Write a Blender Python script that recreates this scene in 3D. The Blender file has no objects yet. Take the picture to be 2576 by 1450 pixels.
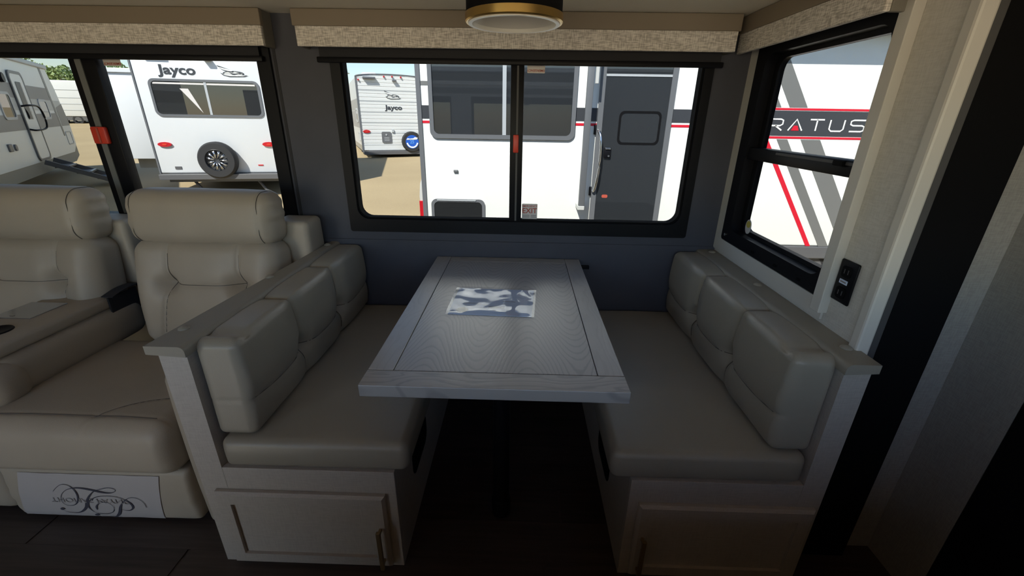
import bpy, bmesh, math, random
from mathutils import Vector, Matrix, noise
random.seed(7)
SC = bpy.context.scene
COL = SC.collection

# ------------------------------------------------------------------ camera
CAM_H = 1.40
_f, _pitch, _yaw, _roll = 1066.3, .3830, -.01848, -.01657
def _cam_axes():
    cy, sy, cp, sp = math.cos(_yaw), math.sin(_yaw), math.cos(_pitch), math.sin(_pitch)
    f = Vector((sy*cp, cy*cp, -sp)); r = Vector((cy, -sy, 0)); d = f.cross(r)
    c, s = math.cos(_roll), math.sin(_roll)
    return c*r + s*d, -s*r + c*d, f
_r, _d, _fw = _cam_axes()
cam_data = bpy.data.cameras.new('camera'); cam = bpy.data.objects.new('camera', cam_data)
cam_data.sensor_width = 36.0; cam_data.lens = _f/2576*36.0
cam_data.clip_start = .02; cam_data.clip_end = 600
cam.matrix_world = Matrix(((_r.x, -_d.x, -_fw.x, 0), (_r.y, -_d.y, -_fw.y, 0), (_r.z, -_d.z, -_fw.z, CAM_H), (0, 0, 0, 1)))
COL.objects.link(cam); SC.camera = cam

# ------------------------------------------------------------------ sky, sun, exposure
SUN_DIR = Vector((.286, .643, -.714)).normalized()
world = bpy.data.worlds.new('sky'); SC.world = world; world.use_nodes = True
wn = world.node_tree.nodes; wl = world.node_tree.links; wn.clear()
w_out = wn.new('ShaderNodeOutputWorld'); w_bg = wn.new('ShaderNodeBackground'); w_sky = wn.new('ShaderNodeTexSky')
w_sky.sky_type = 'NISHITA'; w_sky.sun_disc = False
w_sky.sun_elevation = math.asin(-SUN_DIR.z); w_sky.sun_rotation = math.atan2(-SUN_DIR.x, -SUN_DIR.y)
w_sky.air_density = 1.0; w_sky.dust_density = .3; w_sky.ozone_density = 1.0
w_bg.inputs['Strength'].default_value = .165
wl.new(w_sky.outputs[0], w_bg.inputs['Color']); wl.new(w_bg.outputs[0], w_out.inputs['Surface'])
sun_data = bpy.data.lights.new('sun', 'SUN'); sun = bpy.data.objects.new('sun', sun_data); COL.objects.link(sun)
sun_data.energy = 6.6; sun_data.angle = math.radians(.6); sun_data.color = (1, .965, .89)
sun.rotation_euler = SUN_DIR.to_track_quat('-Z', 'Y').to_euler()
SC.view_settings.view_transform = 'Standard'; SC.view_settings.look = 'None'
SC.view_settings.gamma = 1.0; SC.view_settings.use_curve_mapping = False
SC.view_settings.exposure = 1.5
SC.cycles.max_bounces = 10; SC.cycles.diffuse_bounces = 6; SC.cycles.transparent_max_bounces = 16
SC.cycles.sample_clamp_indirect = 8.0

# ------------------------------------------------------------------ materials
MAT = {}
def newmat(n):
    m = bpy.data.materials.new(n); m.use_nodes = True; MAT[n] = m
    nt = m.node_tree; b = nt.nodes['Principled BSDF']
    return m, nt, nt.nodes, nt.links, b
def simple(n, col, rough=.5, metal=0., spec=.5, bump=0., bscale=200., var=0., vscale=4., coat=0.):
    m, nt, N, L, b = newmat(n)
    b.inputs['Base Color'].default_value = (*col, 1); b.inputs['Roughness'].default_value = rough
    b.inputs['Metallic'].default_value = metal; b.inputs['Specular IOR Level'].default_value = spec
    b.inputs['Coat Weight'].default_value = coat
    if bump or var: tc = N.new('ShaderNodeTexCoord')
    if bump:
        t = N.new('ShaderNodeTexNoise'); t.inputs['Scale'].default_value = bscale; t.inputs['Detail'].default_value = 3
        bp = N.new('ShaderNodeBump'); bp.inputs['Strength'].default_value = bump; bp.inputs['Distance'].default_value = .002
        L.new(tc.outputs['Object'], t.inputs['Vector']); L.new(t.outputs['Fac'], bp.inputs['Height']); L.new(bp.outputs[0], b.inputs['Normal'])
    if var:
        t2 = N.new('ShaderNodeTexNoise'); t2.inputs['Scale'].default_value = vscale; t2.inputs['Detail'].default_value = 5
        r = N.new('ShaderNodeValToRGB'); r.color_ramp.elements[0].position = .3; r.color_ramp.elements[1].position = .7
        r.color_ramp.elements[0].color = (*[c*(1-var) for c in col], 1); r.color_ramp.elements[1].color = (*[min(1, c*(1+var)) for c in col], 1)
        L.new(tc.outputs['Object'], t2.inputs['Vector']); L.new(t2.outputs['Fac'], r.inputs['Fac']); L.new(r.outputs['Color'], b.inputs['Base Color'])
    return m
simple('vinyl', (.355, .318, .25), .36, bump=.18, bscale=420, var=.05, vscale=3)
simple('vinyl_sofa', (.395, .34, .268), .48, bump=.2, bscale=420, var=.06, vscale=3)
simple('seam', (.11, .095, .08), .7)
simple('thread', (.62, .58, .48), .6)
simple('cap_vinyl', (.31, .28, .225), .5, bump=.2, bscale=300)
simple('wall_dark', (.058, .060, .078), .62, bump=.08, bscale=500, var=.06, vscale=8)
simple('groove_dark', (.02, .02, .024), .7)
simple('ceiling', (.84, .79, .67), .75, bump=.12, bscale=260)
simple('black_plastic', (.007, .007, .009), .42, spec=.16)
simple('black_soft', (.006, .006, .007), .8, spec=.1)
simple('black_fabric', (.02, .02, .024), .8, bump=.1, bscale=900)
simple('charcoal', (.075, .073, .075), .6)
simple('cabin_brown', (.14, .11, .085), .6)
simple('bounce_tan', (.80, .64, .46), .5)  # warm colour of the added counter, to warm the light it bounces
simple('gasket', (.16, .165, .16), .5)
simple('board', (.66, .635, .58), .5, bump=.05, bscale=80)
simple('tan_band', (.235, .19, .14), .6, bump=.12, bscale=300)
simple('grey_band_end', (.20, .185, .155), .7, bump=.12, bscale=300)
simple('brass', (.55, .37, .13), .32, metal=1.0)
simple('brass_dark', (.34, .25, .14), .45, metal=.7)
simple('white_ring', (.82, .80, .72), .35)
simple('diffuser', (.62, .60, .55), .45)
simple('chrome', (.75, .75, .76), .15, metal=1.0)
simple('silver', (.55, .57, .62), .22, metal=.9)
simple('paper_sky_sheen', (.64, .73, .90), .6)  # blue sky reflection on the sleeve is put into this sheet colour
simple('ink', (.05, .05, .07), .6)
simple('ink_grey', (.25, .24, .25), .6)
simple('ink_faint', (.27, .25, .245), .6)
simple('red_plastic', (.62, .045, .02), .4)
simple('red_ink', (.45, .08, .05), .6)
simple('sticker', (.66, .62, .60), .6)
simple('sticker_yellow', (.55, .45, .08), .6)
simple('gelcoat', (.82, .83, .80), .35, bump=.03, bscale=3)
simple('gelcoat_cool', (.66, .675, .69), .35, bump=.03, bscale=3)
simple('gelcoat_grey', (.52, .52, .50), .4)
simple('alu_ribbed', (.68, .69, .68), .4)
simple('stripe_black', (.045, .048, .055), .35)
simple('stripe_grey', (.16, .16, .155), .4)
simple('stripe_taupe', (.30, .285, .265), .5)
simple('stripe_red', (.62, .01, .03), .4)
simple('skirt', (.10, .10, .105), .5)
simple('skirt_tan', (.30, .275, .22), .6)
simple('frame_grey', (.13, .135, .145), .4)
simple('frame_light', (.42, .44, .46), .35)
simple('tail_red', (.50, .012, .02), .25)
simple('rubber', (.022, .022, .024), .75)
simple('blue', (.015, .10, .50), .4)
simple('blue_light', (.10, .30, .75), .4)
simple('metal_step', (.09, .09, .095), .5)
simple('roof_membrane', (.70, .71, .70), .6)
simple('tower_paint', (.55, .66, .66), .5)
simple('red_roof', (.30, .08, .06), .6)
simple('bark', (.10, .07, .05), .9)
simple('stripe_shell_a', (.10, .105, .11), .4)
simple('stripe_shell_b', (.42, .43, .44), .4)

def glossy_dark(n, col, rough, spec=.9):
    m = simple(n, col, rough, spec=spec); return m
glossy_dark('tint_glass', (.026, .029, .033), .0)
glossy_dark('tint_glass_brown', (.02, .021, .022), .0)

def glass(n, tint, refl=.0, rough=.0, top=.12):
    m, nt, N, L, b = newmat(n); N.remove(b)
    o = N['Material Output']; tr = N.new('ShaderNodeBsdfTransparent'); gl = N.new('ShaderNodeBsdfGlossy'); mx = N.new('ShaderNodeMixShader')
    fr = N.new('ShaderNodeLayerWeight'); fr.inputs['Blend'].default_value = .15
    mr = N.new('ShaderNodeMapRange'); mr.inputs['To Min'].default_value = refl*.5; mr.inputs['To Max'].default_value = top
    tr.inputs['Color'].default_value = (*tint, 1); gl.inputs['Roughness'].default_value = rough; gl.inputs['Color'].default_value = (.9, .9, .9, 1)
    L.new(fr.outputs['Facing'], mr.inputs['Value']); 
    pw = N.new('ShaderNodeMath'); pw.operation = 'POWER'; pw.inputs[1].default_value = 4
    L.new(fr.outputs['Facing'], pw.inputs[0]); L.new(pw.outputs[0], mr.inputs['Value'])
    L.new(mr.outputs[0], mx.inputs[0]); L.new(tr.outputs[0], mx.inputs[1]); L.new(gl.outputs[0], mx.inputs[2]); L.new(mx.outputs[0], o.inputs['Surface'])
    return m
glass('window_glass', (.55, .56, .56))
glass('screen_glass', (.50, .505, .49))
glass('clear_film', (.95, .96, .98), refl=.3, rough=.05, top=.55)

def coords(N, L, scale=(1, 1, 1), out='Object'):
    tc = N.new('ShaderNodeTexCoord'); mp = N.new('ShaderNodeMapping'); mp.inputs['Scale'].default_value = scale
    L.new(tc.outputs[out], mp.inputs['Vector']); return mp.outputs['Vector']
def ramp(N, L, fac, c0, c1, p0=.4, p1=.6):
    r = N.new('ShaderNodeValToRGB'); r.color_ramp.elements[0].position = p0; r.color_ramp.elements[1].position = p1
    r.color_ramp.elements[0].color = (*c0, 1); r.color_ramp.elements[1].color = (*c1, 1); L.new(fac, r.inputs['Fac']); return r.outputs['Color']
def math_node(N, L, op, a, b=None):
    m = N.new('ShaderNodeMath'); m.operation = op
    for i, v in enumerate((a, b)):
        if v is None: continue
        if isinstance(v, (int, float)): m.inputs[i].default_value = v
        else: L.new(v, m.inputs[i])
    return m.outputs[0]

def linen(n, c0, c1, scale=(1, 1, 1), s=900, rough=.7, bump=.15):
    m, nt, N, L, b = newmat(n); b.inputs['Roughness'].default_value = rough
    v1 = coords(N, L, (s*scale[0]*.12, s*scale[1]*.12, s*scale[2])); v2 = coords(N, L, (s*scale[0], s*scale[1], s*scale[2]*.12))
    t1 = N.new('ShaderNodeTexNoise'); t2 = N.new('ShaderNodeTexNoise')
    for t, v in ((t1, v1), (t2, v2)): t.inputs['Scale'].default_value = 1; t.inputs['Detail'].default_value = 1; L.new(v, t.inputs['Vector'])
    a = math_node(N, L, 'ADD', t1.outputs['Fac'], t2.outputs['Fac']); a = math_node(N, L, 'MULTIPLY', a, .5)
    L.new(ramp(N, L, a, c0, c1, .38, .6), b.inputs['Base Color'])
    bp = N.new('ShaderNodeBump'); bp.inputs['Strength'].default_value = bump; bp.inputs['Distance'].default_value = .001
    L.new(a, bp.inputs['Height']); L.new(bp.outputs[0], b.inputs['Normal'])
linen('wallpaper', (.62, .595, .54), (.70, .675, .62), s=330)
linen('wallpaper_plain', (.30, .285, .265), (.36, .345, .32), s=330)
linen('cabinet', (.44, .40, .355), (.49, .45, .40), s=260, rough=.5, bump=.05)
linen('woven', (.42, .385, .34), (.82, .775, .71), s=300, rough=.85, bump=.6)

def wood(n, base, line, axis='Y', cath=True):
    m, nt, N, L, b = newmat(n); b.inputs['Roughness'].default_value = .34; b.inputs['Specular IOR Level'].default_value = .6; b.inputs['Coat Weight'].default_value = .6; b.inputs['Coat Roughness'].default_value = .28
    tc = N.new('ShaderNodeTexCoord'); sp = N.new('ShaderNodeSeparateXYZ'); L.new(tc.outputs['Object'], sp.inputs[0])
    ax, ay = (sp.outputs['X'], sp.outputs['Y']) if axis == 'Y' else (sp.outputs['Y'], sp.outputs['X'])
    nz = N.new('ShaderNodeTexNoise'); nz.inputs['Scale'].default_value = 5; nz.inputs['Detail'].default_value = 1; L.new(tc.outputs['Object'], nz.inputs['Vector'])
    nf = N.new('ShaderNodeTexNoise'); nf.inputs['Scale'].default_value = 70; nf.inputs['Detail'].default_value = 2; L.new(tc.outputs['Object'], nf.inputs['Vector'])
    if cath:
        u = math_node(N, L, 'MULTIPLY', math_node(N, L, 'ADD', ax, .20), 2*math.pi/.285)    # two cathedral figures side by side
        u2 = math_node(N, L, 'COSINE', u); u2 = math_node(N, L, 'MULTIPLY', u2, -.17)
        v = math_node(N, L, 'ADD', ay, u2)
        v = math_node(N, L, 'ADD', v, math_node(N, L, 'MULTIPLY', nz.outputs['Fac'], .16))
        v = math_node(N, L, 'ADD', v, math_node(N, L, 'MULTIPLY', nf.outputs['Fac'], .010))
        v = math_node(N, L, 'MULTIPLY', v, 2*math.pi*24)
    else:
        v = math_node(N, L, 'MULTIPLY', ax, 16.)
        v = math_node(N, L, 'ADD', v, math_node(N, L, 'MULTIPLY', nz.outputs['Fac'], 2.6))
        sx = N.new('ShaderNodeTexNoise'); sx.inputs['Scale'].default_value = 1; mp = N.new('ShaderNodeMapping')
        mp.inputs['Scale'].default_value = (25, 1.2, 1) if axis == 'Y' else (1.2, 25, 1); L.new(tc.outputs['Object'], mp.inputs['Vector']); L.new(mp.outputs[0], sx.inputs['Vector'])
        v = math_node(N, L, 'ADD', v, math_node(N, L, 'MULTIPLY', sx.outputs['Fac'], 1.6))
        v = math_node(N, L, 'MULTIPLY', v, 2*math.pi*2.2)
    s = math_node(N, L, 'SINE', v); s = math_node(N, L, 'MULTIPLY', s, .5); s = math_node(N, L, 'ADD', s, .5)
    fine = N.new('ShaderNodeTexNoise'); fine.inputs['Scale'].default_value = 1; fine.inputs['Detail'].default_value = 2; mp2 = N.new('ShaderNodeMapping')
    mp2.inputs['Scale'].default_value = (400, 14, 1) if axis == 'Y' else (14, 400, 1); L.new(tc.outputs['Object'], mp2.inputs['Vector']); L.new(mp2.outputs[0], fine.inputs['Vector'])
    c1 = ramp(N, L, s, line, base, .02, .30)
    c2 = ramp(N, L, fine.outputs['Fac'], tuple(c*.86 for c in base), tuple(min(1, c*1.08) for c in base), .35, .65)
    mx = N.new('ShaderNodeMix'); mx.data_type = 'RGBA'; mx.blend_type = 'MULTIPLY'; mx.inputs['Factor'].default_value = .6
    L.new(c1, mx.inputs['A']); L.new(c2, mx.inputs['B'])
    g = N.new('ShaderNodeMix'); g.data_type = 'RGBA'; g.blend_type = 'MIX'; g.inputs['Factor'].default_value = .55
    L.new(mx.outputs['Result'], g.inputs['A']); L.new(c1, g.inputs['B']); L.new(g.outputs['Result'], b.inputs['Base Color'])
    bp = N.new('ShaderNodeBump'); bp.inputs['Strength'].default_value = .25; bp.inputs['Distance'].default_value = .0006
    L.new(s, bp.inputs['Height']); L.new(bp.outputs[0], b.inputs['Normal'])
wood('table_wood', (.50, .475, .445), (.385, .365, .345), 'Y', True)
wood('table_rail', (.51, .485, .455), (.47, .445, .415), 'Y', False)
wood('table_front', (.50, .475, .44), (.385, .36, .34), 'X', False)

def plank_mat(n):
    m, nt, N, L, b = newmat(n); b.inputs['Roughness'].default_value = .5
    info = N.new('ShaderNodeObjectInfo'); v = coords(N, L, (3, 60, 1)); t = N.new('ShaderNodeTexNoise'); t.inputs['Scale'].default_value = 1; t.inputs['Detail'].default_value = 4
    L.new(v, t.inputs['Vector']); a = math_node(N, L, 'ADD', t.outputs['Fac'], math_node(N, L, 'MULTIPLY', info.outputs['Random'], .3))
    L.new(ramp(N, L, a, (.040, .030, .026), (.085, .064, .055), .4, .95), b.inputs['Base Color'])
plank_mat('plank')

def ground_mat():
    m, nt, N, L, b = newmat('lot'); b.inputs['Roughness'].default_value = .9
    v = coords(N, L); t = N.new('ShaderNodeTexNoise'); t.inputs['Scale'].default_value = .35; t.inputs['Detail'].default_value = 8
    L.new(v, t.inputs['Vector']); c = ramp(N, L, t.outputs['Fac'], (.385, .29, .16), (.48, .37, .21), .3, .75)
    t2 = N.new('ShaderNodeTexNoise'); t2.inputs['Scale'].default_value = 60; t2.inputs['Detail'].default_value = 3; L.new(v, t2.inputs['Vector'])
    c2 = ramp(N, L, t2.outputs['Fac'], (.82, .82, .82), (1, 1, 1), .3, .6)
    mx = N.new('ShaderNodeMix'); mx.data_type = 'RGBA'; mx.blend_type = 'MULTIPLY'; mx.inputs['Factor'].default_value = 1
    L.new(c, mx.inputs['A']); L.new(c2, mx.inputs['B']); L.new(mx.outputs['Result'], b.inputs['Base Color'])
ground_mat()
def leaf_mat():
    m, nt, N, L, b = newmat('leaf'); b.inputs['Roughness'].default_value = .6
    v = coords(N, L); t = N.new('ShaderNodeTexNoise'); t.inputs['Scale'].default_value = .8; L.new(v, t.inputs['Vector'])
    L.new(ramp(N, L, t.outputs['Fac'], (.17, .25, .085), (.34, .43, .17), .35, .65), b.inputs['Base Color'])
leaf_mat()

# ------------------------------------------------------------------ mesh helpers
ORIG = {}          # object -> world location of the root whose children are written in world coordinates
def link(o): COL.objects.link(o); return o
def tag(o, label=None, cat=None, group=None, kind=None):
    if label: o['label'] = label
    if cat: o['category'] = cat
    if group: o['group'] = group
    if kind: o['kind'] = kind
    return o
def thing(name, label, cat, loc=(0, 0, 0), rotz=0, local=False, group=None, kind=None):
    o = bpy.data.objects.new(name, None); o.empty_display_size = .1; link(o)
    o.location = loc; o.rotation_euler = (0, 0, rotz); ORIG[o.name] = Vector((0, 0, 0)) if local else Vector(loc)
    return tag(o, label, cat, group, kind)
def obj(name, bm, mat, parent=None, smooth=False, auto=None, kind=None):
    sh = ORIG.get(parent.name, Vector()) if parent else Vector()
    me = bpy.data.meshes.new(name)
    if parent and sh.length: bmesh.ops.translate(bm, verts=bm.verts, vec=-sh)
    bmesh.ops.recalc_face_normals(bm, faces=bm.faces)
    bm.to_mesh(me); bm.free()
    if smooth:
        me.polygons.foreach_set('use_smooth', [True]*len(me.polygons))
        if auto is not None: 
            try: me.set_sharp_from_angle(angle=math.radians(auto))
            except Exception: pass
    me.materials.append(MAT[mat] if isinstance(mat, str) else mat)
    o = bpy.data.objects.new(name, me); link(o)
    if parent: o.parent = parent; ORIG[o.name] = sh
    if kind: o['kind'] = kind
    return o
def BM(): return bmesh.new()
def add_box(bm, x0, x1, y0, y1, z0, z1, bev=0., seg=2):
    vs = [bm.verts.new((x, y, z)) for x in (x0, x1) for y in (y0, y1) for z in (z0, z1)]
    fs = [bm.faces.new([vs[i] for i in q]) for q in ((0, 1, 3, 2), (4, 6, 7, 5), (0, 4, 5, 1), (2, 3, 7, 6), (0, 2, 6, 4), (1, 5, 7, 3))]
    if bev:
        es = list({e for f in fs for e in f.edges}); bmesh.ops.bevel(bm, geom=es, offset=bev, segments=seg, profile=.5, affect='EDGES')
    return vs
def box(*a, **k):
    bm = BM(); add_box(bm, *a, **k); return bm
def add_prism(bm, pts, vec):
    """polygon pts (3D) extruded along vec"""
    v0 = [bm.verts.new(p) for p in pts]; v1 = [bm.verts.new(Vector(p)+Vector(vec)) for p in pts]; n = len(pts)
    bm.faces.new(v0); bm.faces.new(v1[::-1])
    for i in range(n): bm.faces.new((v0[i], v0[(i+1) % n], v1[(i+1) % n], v1[i]))
def rrect(a0, a1, b0, b1, r, seg=6):
    """rounded rectangle outline in 2D; r may be a single radius"""
    out = []
    for cx, cy, s in ((a1-r, b1-r, 0), (a0+r, b1-r, 90), (a0+r, b0+r, 180), (a1-r, b0+r, 270)):
        for i in range(seg+1):
            t = math.radians(s+90*i/seg); out.append((cx+r*math.cos(t), cy+r*math.sin(t)))
    return out
def P3(plane, off, a, b):
    """2D (a,b) on plane -> 3D; plane 'y': a=x,b=z ; plane 'x': a=y,b=z ; plane 'z': a=x,b=y"""
    return (a, off, b) if plane == 'y' else ((off, a, b) if plane == 'x' else (a, b, off))
def PV(plane, d): return (0, d, 0) if plane == 'y' else ((d, 0, 0) if plane == 'x' else (0, 0, d))
def add_ring(bm, plane, off, d, o, i, ro, ri, seg=6):
    """frame ring between rounded rect o and i, extruded by d along the plane's normal"""
    A = rrect(*o, ro, seg); B = rrect(*i, ri, seg); n = len(A)
    a0 = [bm.verts.new(P3(plane, off, *p)) for p in A]; b0 = [bm.verts.new(P3(plane, off, *p)) for p in B]
    a1 = [bm.verts.new(P3(plane, off+d, *p)) for p in A]; b1 = [bm.verts.new(P3(plane, off+d, *p)) for p in B]
    for k in range(n):
        j = (k+1) % n
        bm.faces.new((a0[k], a0[j], b0[j], b0[k])); bm.faces.new((a1[k], b1[k], b1[j], a1[j]))
        bm.faces.new((a0[k], a1[k], a1[j], a0[j])); bm.faces.new((b0[k], b0[j], b1[j], b1[k]))
def ring(*a, **k):
    bm = BM(); add_ring(bm, *a, **k); return bm
def plate(plane, off, d, rect, r, seg=6):
    bm = BM(); add_prism(bm, [P3(plane, off, *p) for p in rrect(*rect, r, seg)], PV(plane, d)); return bm
def add_disc(bm, plane, off, d, ca, cb, ra, rb=None, seg=28, rot=0):
    rb = rb or ra
    pts = []
    for k in range(seg):
        t = 2*math.pi*k/seg; a, b = ra*math.cos(t), rb*math.sin(t)
        pts.append(P3(plane, off, ca+a*math.cos(rot)-b*math.sin(rot), cb+a*math.sin(rot)+b*math.cos(rot)))
    add_prism(bm, pts, PV(plane, d))
def disc(*a, **k):
    bm = BM(); add_disc(bm, *a, **k); return bm
def add_lathe(bm, prof, seg=32, mat=None):
    """prof: (r,z) revolve about z, optional matrix"""
    rows = []
    for r, z in prof:
        if r < 1e-6: rows.append([bm.verts.new((0, 0, z))])
        else: rows.append([bm.verts.new((r*math.cos(2*math.pi*k/seg), r*math.sin(2*math.pi*k/seg), z)) for k in range(seg)])
    for a, b in zip(rows, rows[1:]):
        for k in range(seg):
            j = (k+1) % seg
            if len(a) == 1 and len(b) == 1: continue
            if len(a) == 1: bm.faces.new((a[0], b[j], b[k]))
            elif len(b) == 1: bm.faces.new((a[k], a[j], b[0]))
            else: bm.faces.new((a[k], a[j], b[j], b[k]))
    if mat is not None: bmesh.ops.transform(bm, matrix=mat, verts=[v for r in rows for v in r])
def lathe(prof, seg=32, mat=None):
    bm = BM(); add_lathe(bm, prof, seg, mat); return bm
def add_tube(bm, pts, r, seg=10, closed=False):
    pts = [Vector(p) for p in pts]; n = len(pts); rows = []; up = Vector((0, 0, 1))
    for i, p in enumerate(pts):
        a = pts[(i-1) % n] if (i or closed) else p; b = pts[(i+1) % n] if (i < n-1 or closed) else p
        t = (b-a).normalized(); s = t.cross(up)
        if s.length < .05: s = t.cross(Vector((1, 0, 0)))
        s.normalize(); u = s.cross(t)
        rr = r[i] if isinstance(r, (list, tuple)) else r
        rows.append([bm.verts.new(p+s*math.cos(2*math.pi*k/seg)*rr+u*math.sin(2*math.pi*k/seg)*rr) for k in range(seg)])
    m = n if closed else n-1
    for i in range(m):
        a, b = rows[i], rows[(i+1) % n]
        for k in range(seg): bm.faces.new((a[k], a[(k+1) % seg], b[(k+1) % seg], b[k]))
    if not closed: bm.faces.new(rows[0][::-1]); bm.faces.new(rows[-1])
def tube(*a, **k):
    bm = BM(); add_tube(bm, *a, **k); return bm
def add_ribbon(bm, pts, w, place, th=.0008):
    """flat stroke through 2D pts (width w or list), place(a,b,h)->3D"""
    n = len(pts); L, R = [], []
    for i, p in enumerate(pts):
        a = pts[max(0, i-1)]; b = pts[min(n-1, i+1)]; dx, dy = b[0]-a[0], b[1]-a[1]; l = math.hypot(dx, dy) or 1
        ww = (w[i] if isinstance(w, (list, tuple)) else w)/2
        L.append((p[0]-dy/l*ww, p[1]+dx/l*ww)); R.append((p[0]+dy/l*ww, p[1]-dx/l*ww))
    for i in range(n-1):
        q = [L[i], L[i+1], R[i+1], R[i]]; a = [bm.verts.new(place(*p, th)) for p in q]; b = [bm.verts.new(place(*p, 0)) for p in q]
        bm.faces.new(a)
        for k in range(4): bm.faces.new((a[k], b[k], b[(k+1) % 4], a[(k+1) % 4]))
def catmull(pts, n=10):
    out = []
    P = [pts[0]]+list(pts)+[pts[-1]]
    for i in range(1, len(P)-2):
        for k in range(n):
            t = k/n; p0, p1, p2, p3 = P[i-1:i+3]
            out.append(tuple(.5*((2*p1[j])+(-p0[j]+p2[j])*t+(2*p0[j]-5*p1[j]+4*p2[j]-p3[j])*t*t+(-p0[j]+3*p1[j]-3*p2[j]+p3[j])*t**3) for j in range(len(p1))))
    out.append(tuple(pts[-1])); return out
def axis_samples(h, r, step):
    k = max(3, int(r/step*1.2)); inner = h-r; n = max(1, int(2*inner/step))
    s = [-h + r*(1-math.tan(math.pi/4*(1-i/k))) for i in range(k)]
    s += [-inner+2*inner*i/n for i in range(n+1)] + [-x for x in reversed(s)]
    return s
def pad_bm(c, half, r, step=.02, disp=None):
    """rounded cushion block; disp(x,y,z,n)->offset Vector in the block's own coordinates"""
    hx, hy, hz = half; r = min(r, hx*.98, hy*.98, hz*.98)
    X, Y, Z = (axis_samples(h, r, step) for h in half)
    bm = BM(); cache = {}; C = Vector(c)
    def V(x, y, z):
        key = (round(x, 6), round(y, 6), round(z, 6))
        if key in cache: return cache[key]
        p = Vector((x, y, z)); q = Vector((max(-hx+r, min(hx-r, x)), max(-hy+r, min(hy-r, y)), max(-hz+r, min(hz-r, z))))
        n = p-q; n = n.normalized() if n.length > 1e-9 else Vector((0, 0, 1)); out = q+n*r
        if disp: out = out+disp(out.x, out.y, out.z, n)
        cache[key] = bm.verts.new(out+C); return cache[key]
    def sheet(A, B, f):
        for i in range(len(A)-1):
            for j in range(len(B)-1):
                vs = [V(*f(A[i], B[j])), V(*f(A[i+1], B[j])), V(*f(A[i+1], B[j+1])), V(*f(A[i], B[j+1]))]
                try: bm.faces.new(vs)
                except ValueError: pass
    for s in (-1, 1):
        sheet(Y, Z, lambda a, b: (s*hx, a, b)); sheet(X, Z, lambda a, b: (a, s*hy, b)); sheet(X, Y, lambda a, b: (a, b, s*hz))
    return bm
def pad(name, c, half, r, mat, parent=None, step=.02, disp=None):
    return obj(name, pad_bm(c, half, r, step, disp), mat, parent, smooth=True)
def seam(c, disp, pts, r=.0015, mat='seam', parent=None, name='seam', close=False):
    """stitched line lying in the groove of a cushion: pts = [(point, normal)] on the undisplaced block"""
    out = []
    for p, n in pts:
        p = Vector(p); n = Vector(n).normalized(); out.append(p+disp(p.x, p.y, p.z, n)+Vector(c)+n*.0006)
    return obj(name, tube(out, r, 6), mat, parent, True)
def gs(x, w): return math.exp(-(x/w)**2)
def text(name, s, size, mat, parent, M, offset=0., extrude=.0006, align='CENTER', space=1.0, kind=None, label=None):
    cu = bpy.data.curves.new(name, 'FONT'); cu.body = s; cu.size = size; cu.align_x = align; cu.align_y = 'CENTER'
    cu.offset = offset*size; cu.extrude = extrude; cu.space_character = space; cu.resolution_u = 3
    t = bpy.data.objects.new(name+'_tmp', cu); me = bpy.data.meshes.new_from_object(t); bpy.data.objects.remove(t)
    bm = BM(); bm.from_mesh(me); bpy.data.meshes.remove(me); bmesh.ops.transform(bm, matrix=M, verts=bm.verts)
    o = obj(name, bm, mat, parent)
    if label: o['label'] = label
    return o
def M_on_y(x, y, z, sx=1., sz=1., rot=0):     # text facing -y, reading along +x
    return Matrix.Translation((x, y, z)) @ Matrix.Rotation(math.pi/2, 4, 'X') @ Matrix.Rotation(rot, 4, 'Z') @ Matrix.Diagonal((sx, sz, 1, 1))

# ================================================================== THE ROOM
WB = 1.97          # inner face of the slide-out's back wall
WR = .925          # inner face of its right end wall
def holed(bm, plane, o0, o1, a0, a1, b0, b1, holes):
    A = sorted({a0, a1, *[h[0] for h in holes], *[h[1] for h in holes]}); B = sorted({b0, b1, *[h[2] for h in holes], *[h[3] for h in holes]})
    for i in range(len(A)-1):
        for j in range(len(B)-1):
            ca, cb = (A[i]+A[i+1])/2, (B[j]+B[j+1])/2
            if any(h[0] < ca < h[1] and h[2] < cb < h[3] for h in holes): continue
            if plane == 'y': add_box(bm, A[i], A[i+1], o0, o1, B[j], B[j+1])
            else: add_box(bm, o0, o1, A[i], A[i+1], B[j], B[j+1])
def struct(name, bm, mat, label=None): return tag(obj(name, bm, mat), label, kind='structure')
H1 = (-.79, .755, .915, 1.68); H2 = (-2.74, -1.09, .915, 1.68); H3 = (1.215, 1.875, .925, 1.66)
bm = BM(); holed(bm, 'y', WB, WB+.05, -3.3, WR+.06, -.05, 1.80, [H1, H2])
wall_back = struct('wall_back', bm, 'wall_dark')
obj('seam_strip', box(-1.046, -1.034, WB-.002, WB, .3, 1.77), 'groove_dark', wall_back)
obj('panel_ledge', box(-1.03, WR, WB-.006, WB, .30, .845, bev=.002), 'wall_dark', wall_back)
bm = BM(); holed(bm, 'x', WR, WR+.05, 1.05, WB, 0, 1.80, [H3]); struct('wall_right', bm, 'wallpaper')
bm = BM(); add_box(bm, -3.36, -3.3, 1.05, WB+.05, -.05, 1.8); struct('wall_left', bm, 'wallpaper')
bm = BM(); add_box(bm, -3.36, 1.0, .95, WB+.05, 1.775, 1.82); struct('ceiling', bm, 'ceiling')
bm = BM(); add_box(bm, -3.5, 2.3, -1.45, 1.0, 2.02, 2.08); struct('ceiling_main', bm, 'cabin_brown')
bm = BM(); add_box(bm, -3.5, 2.3, .95, 1.0, 1.82, 2.02); struct('wall_header', bm, 'cabin_brown')
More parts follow.
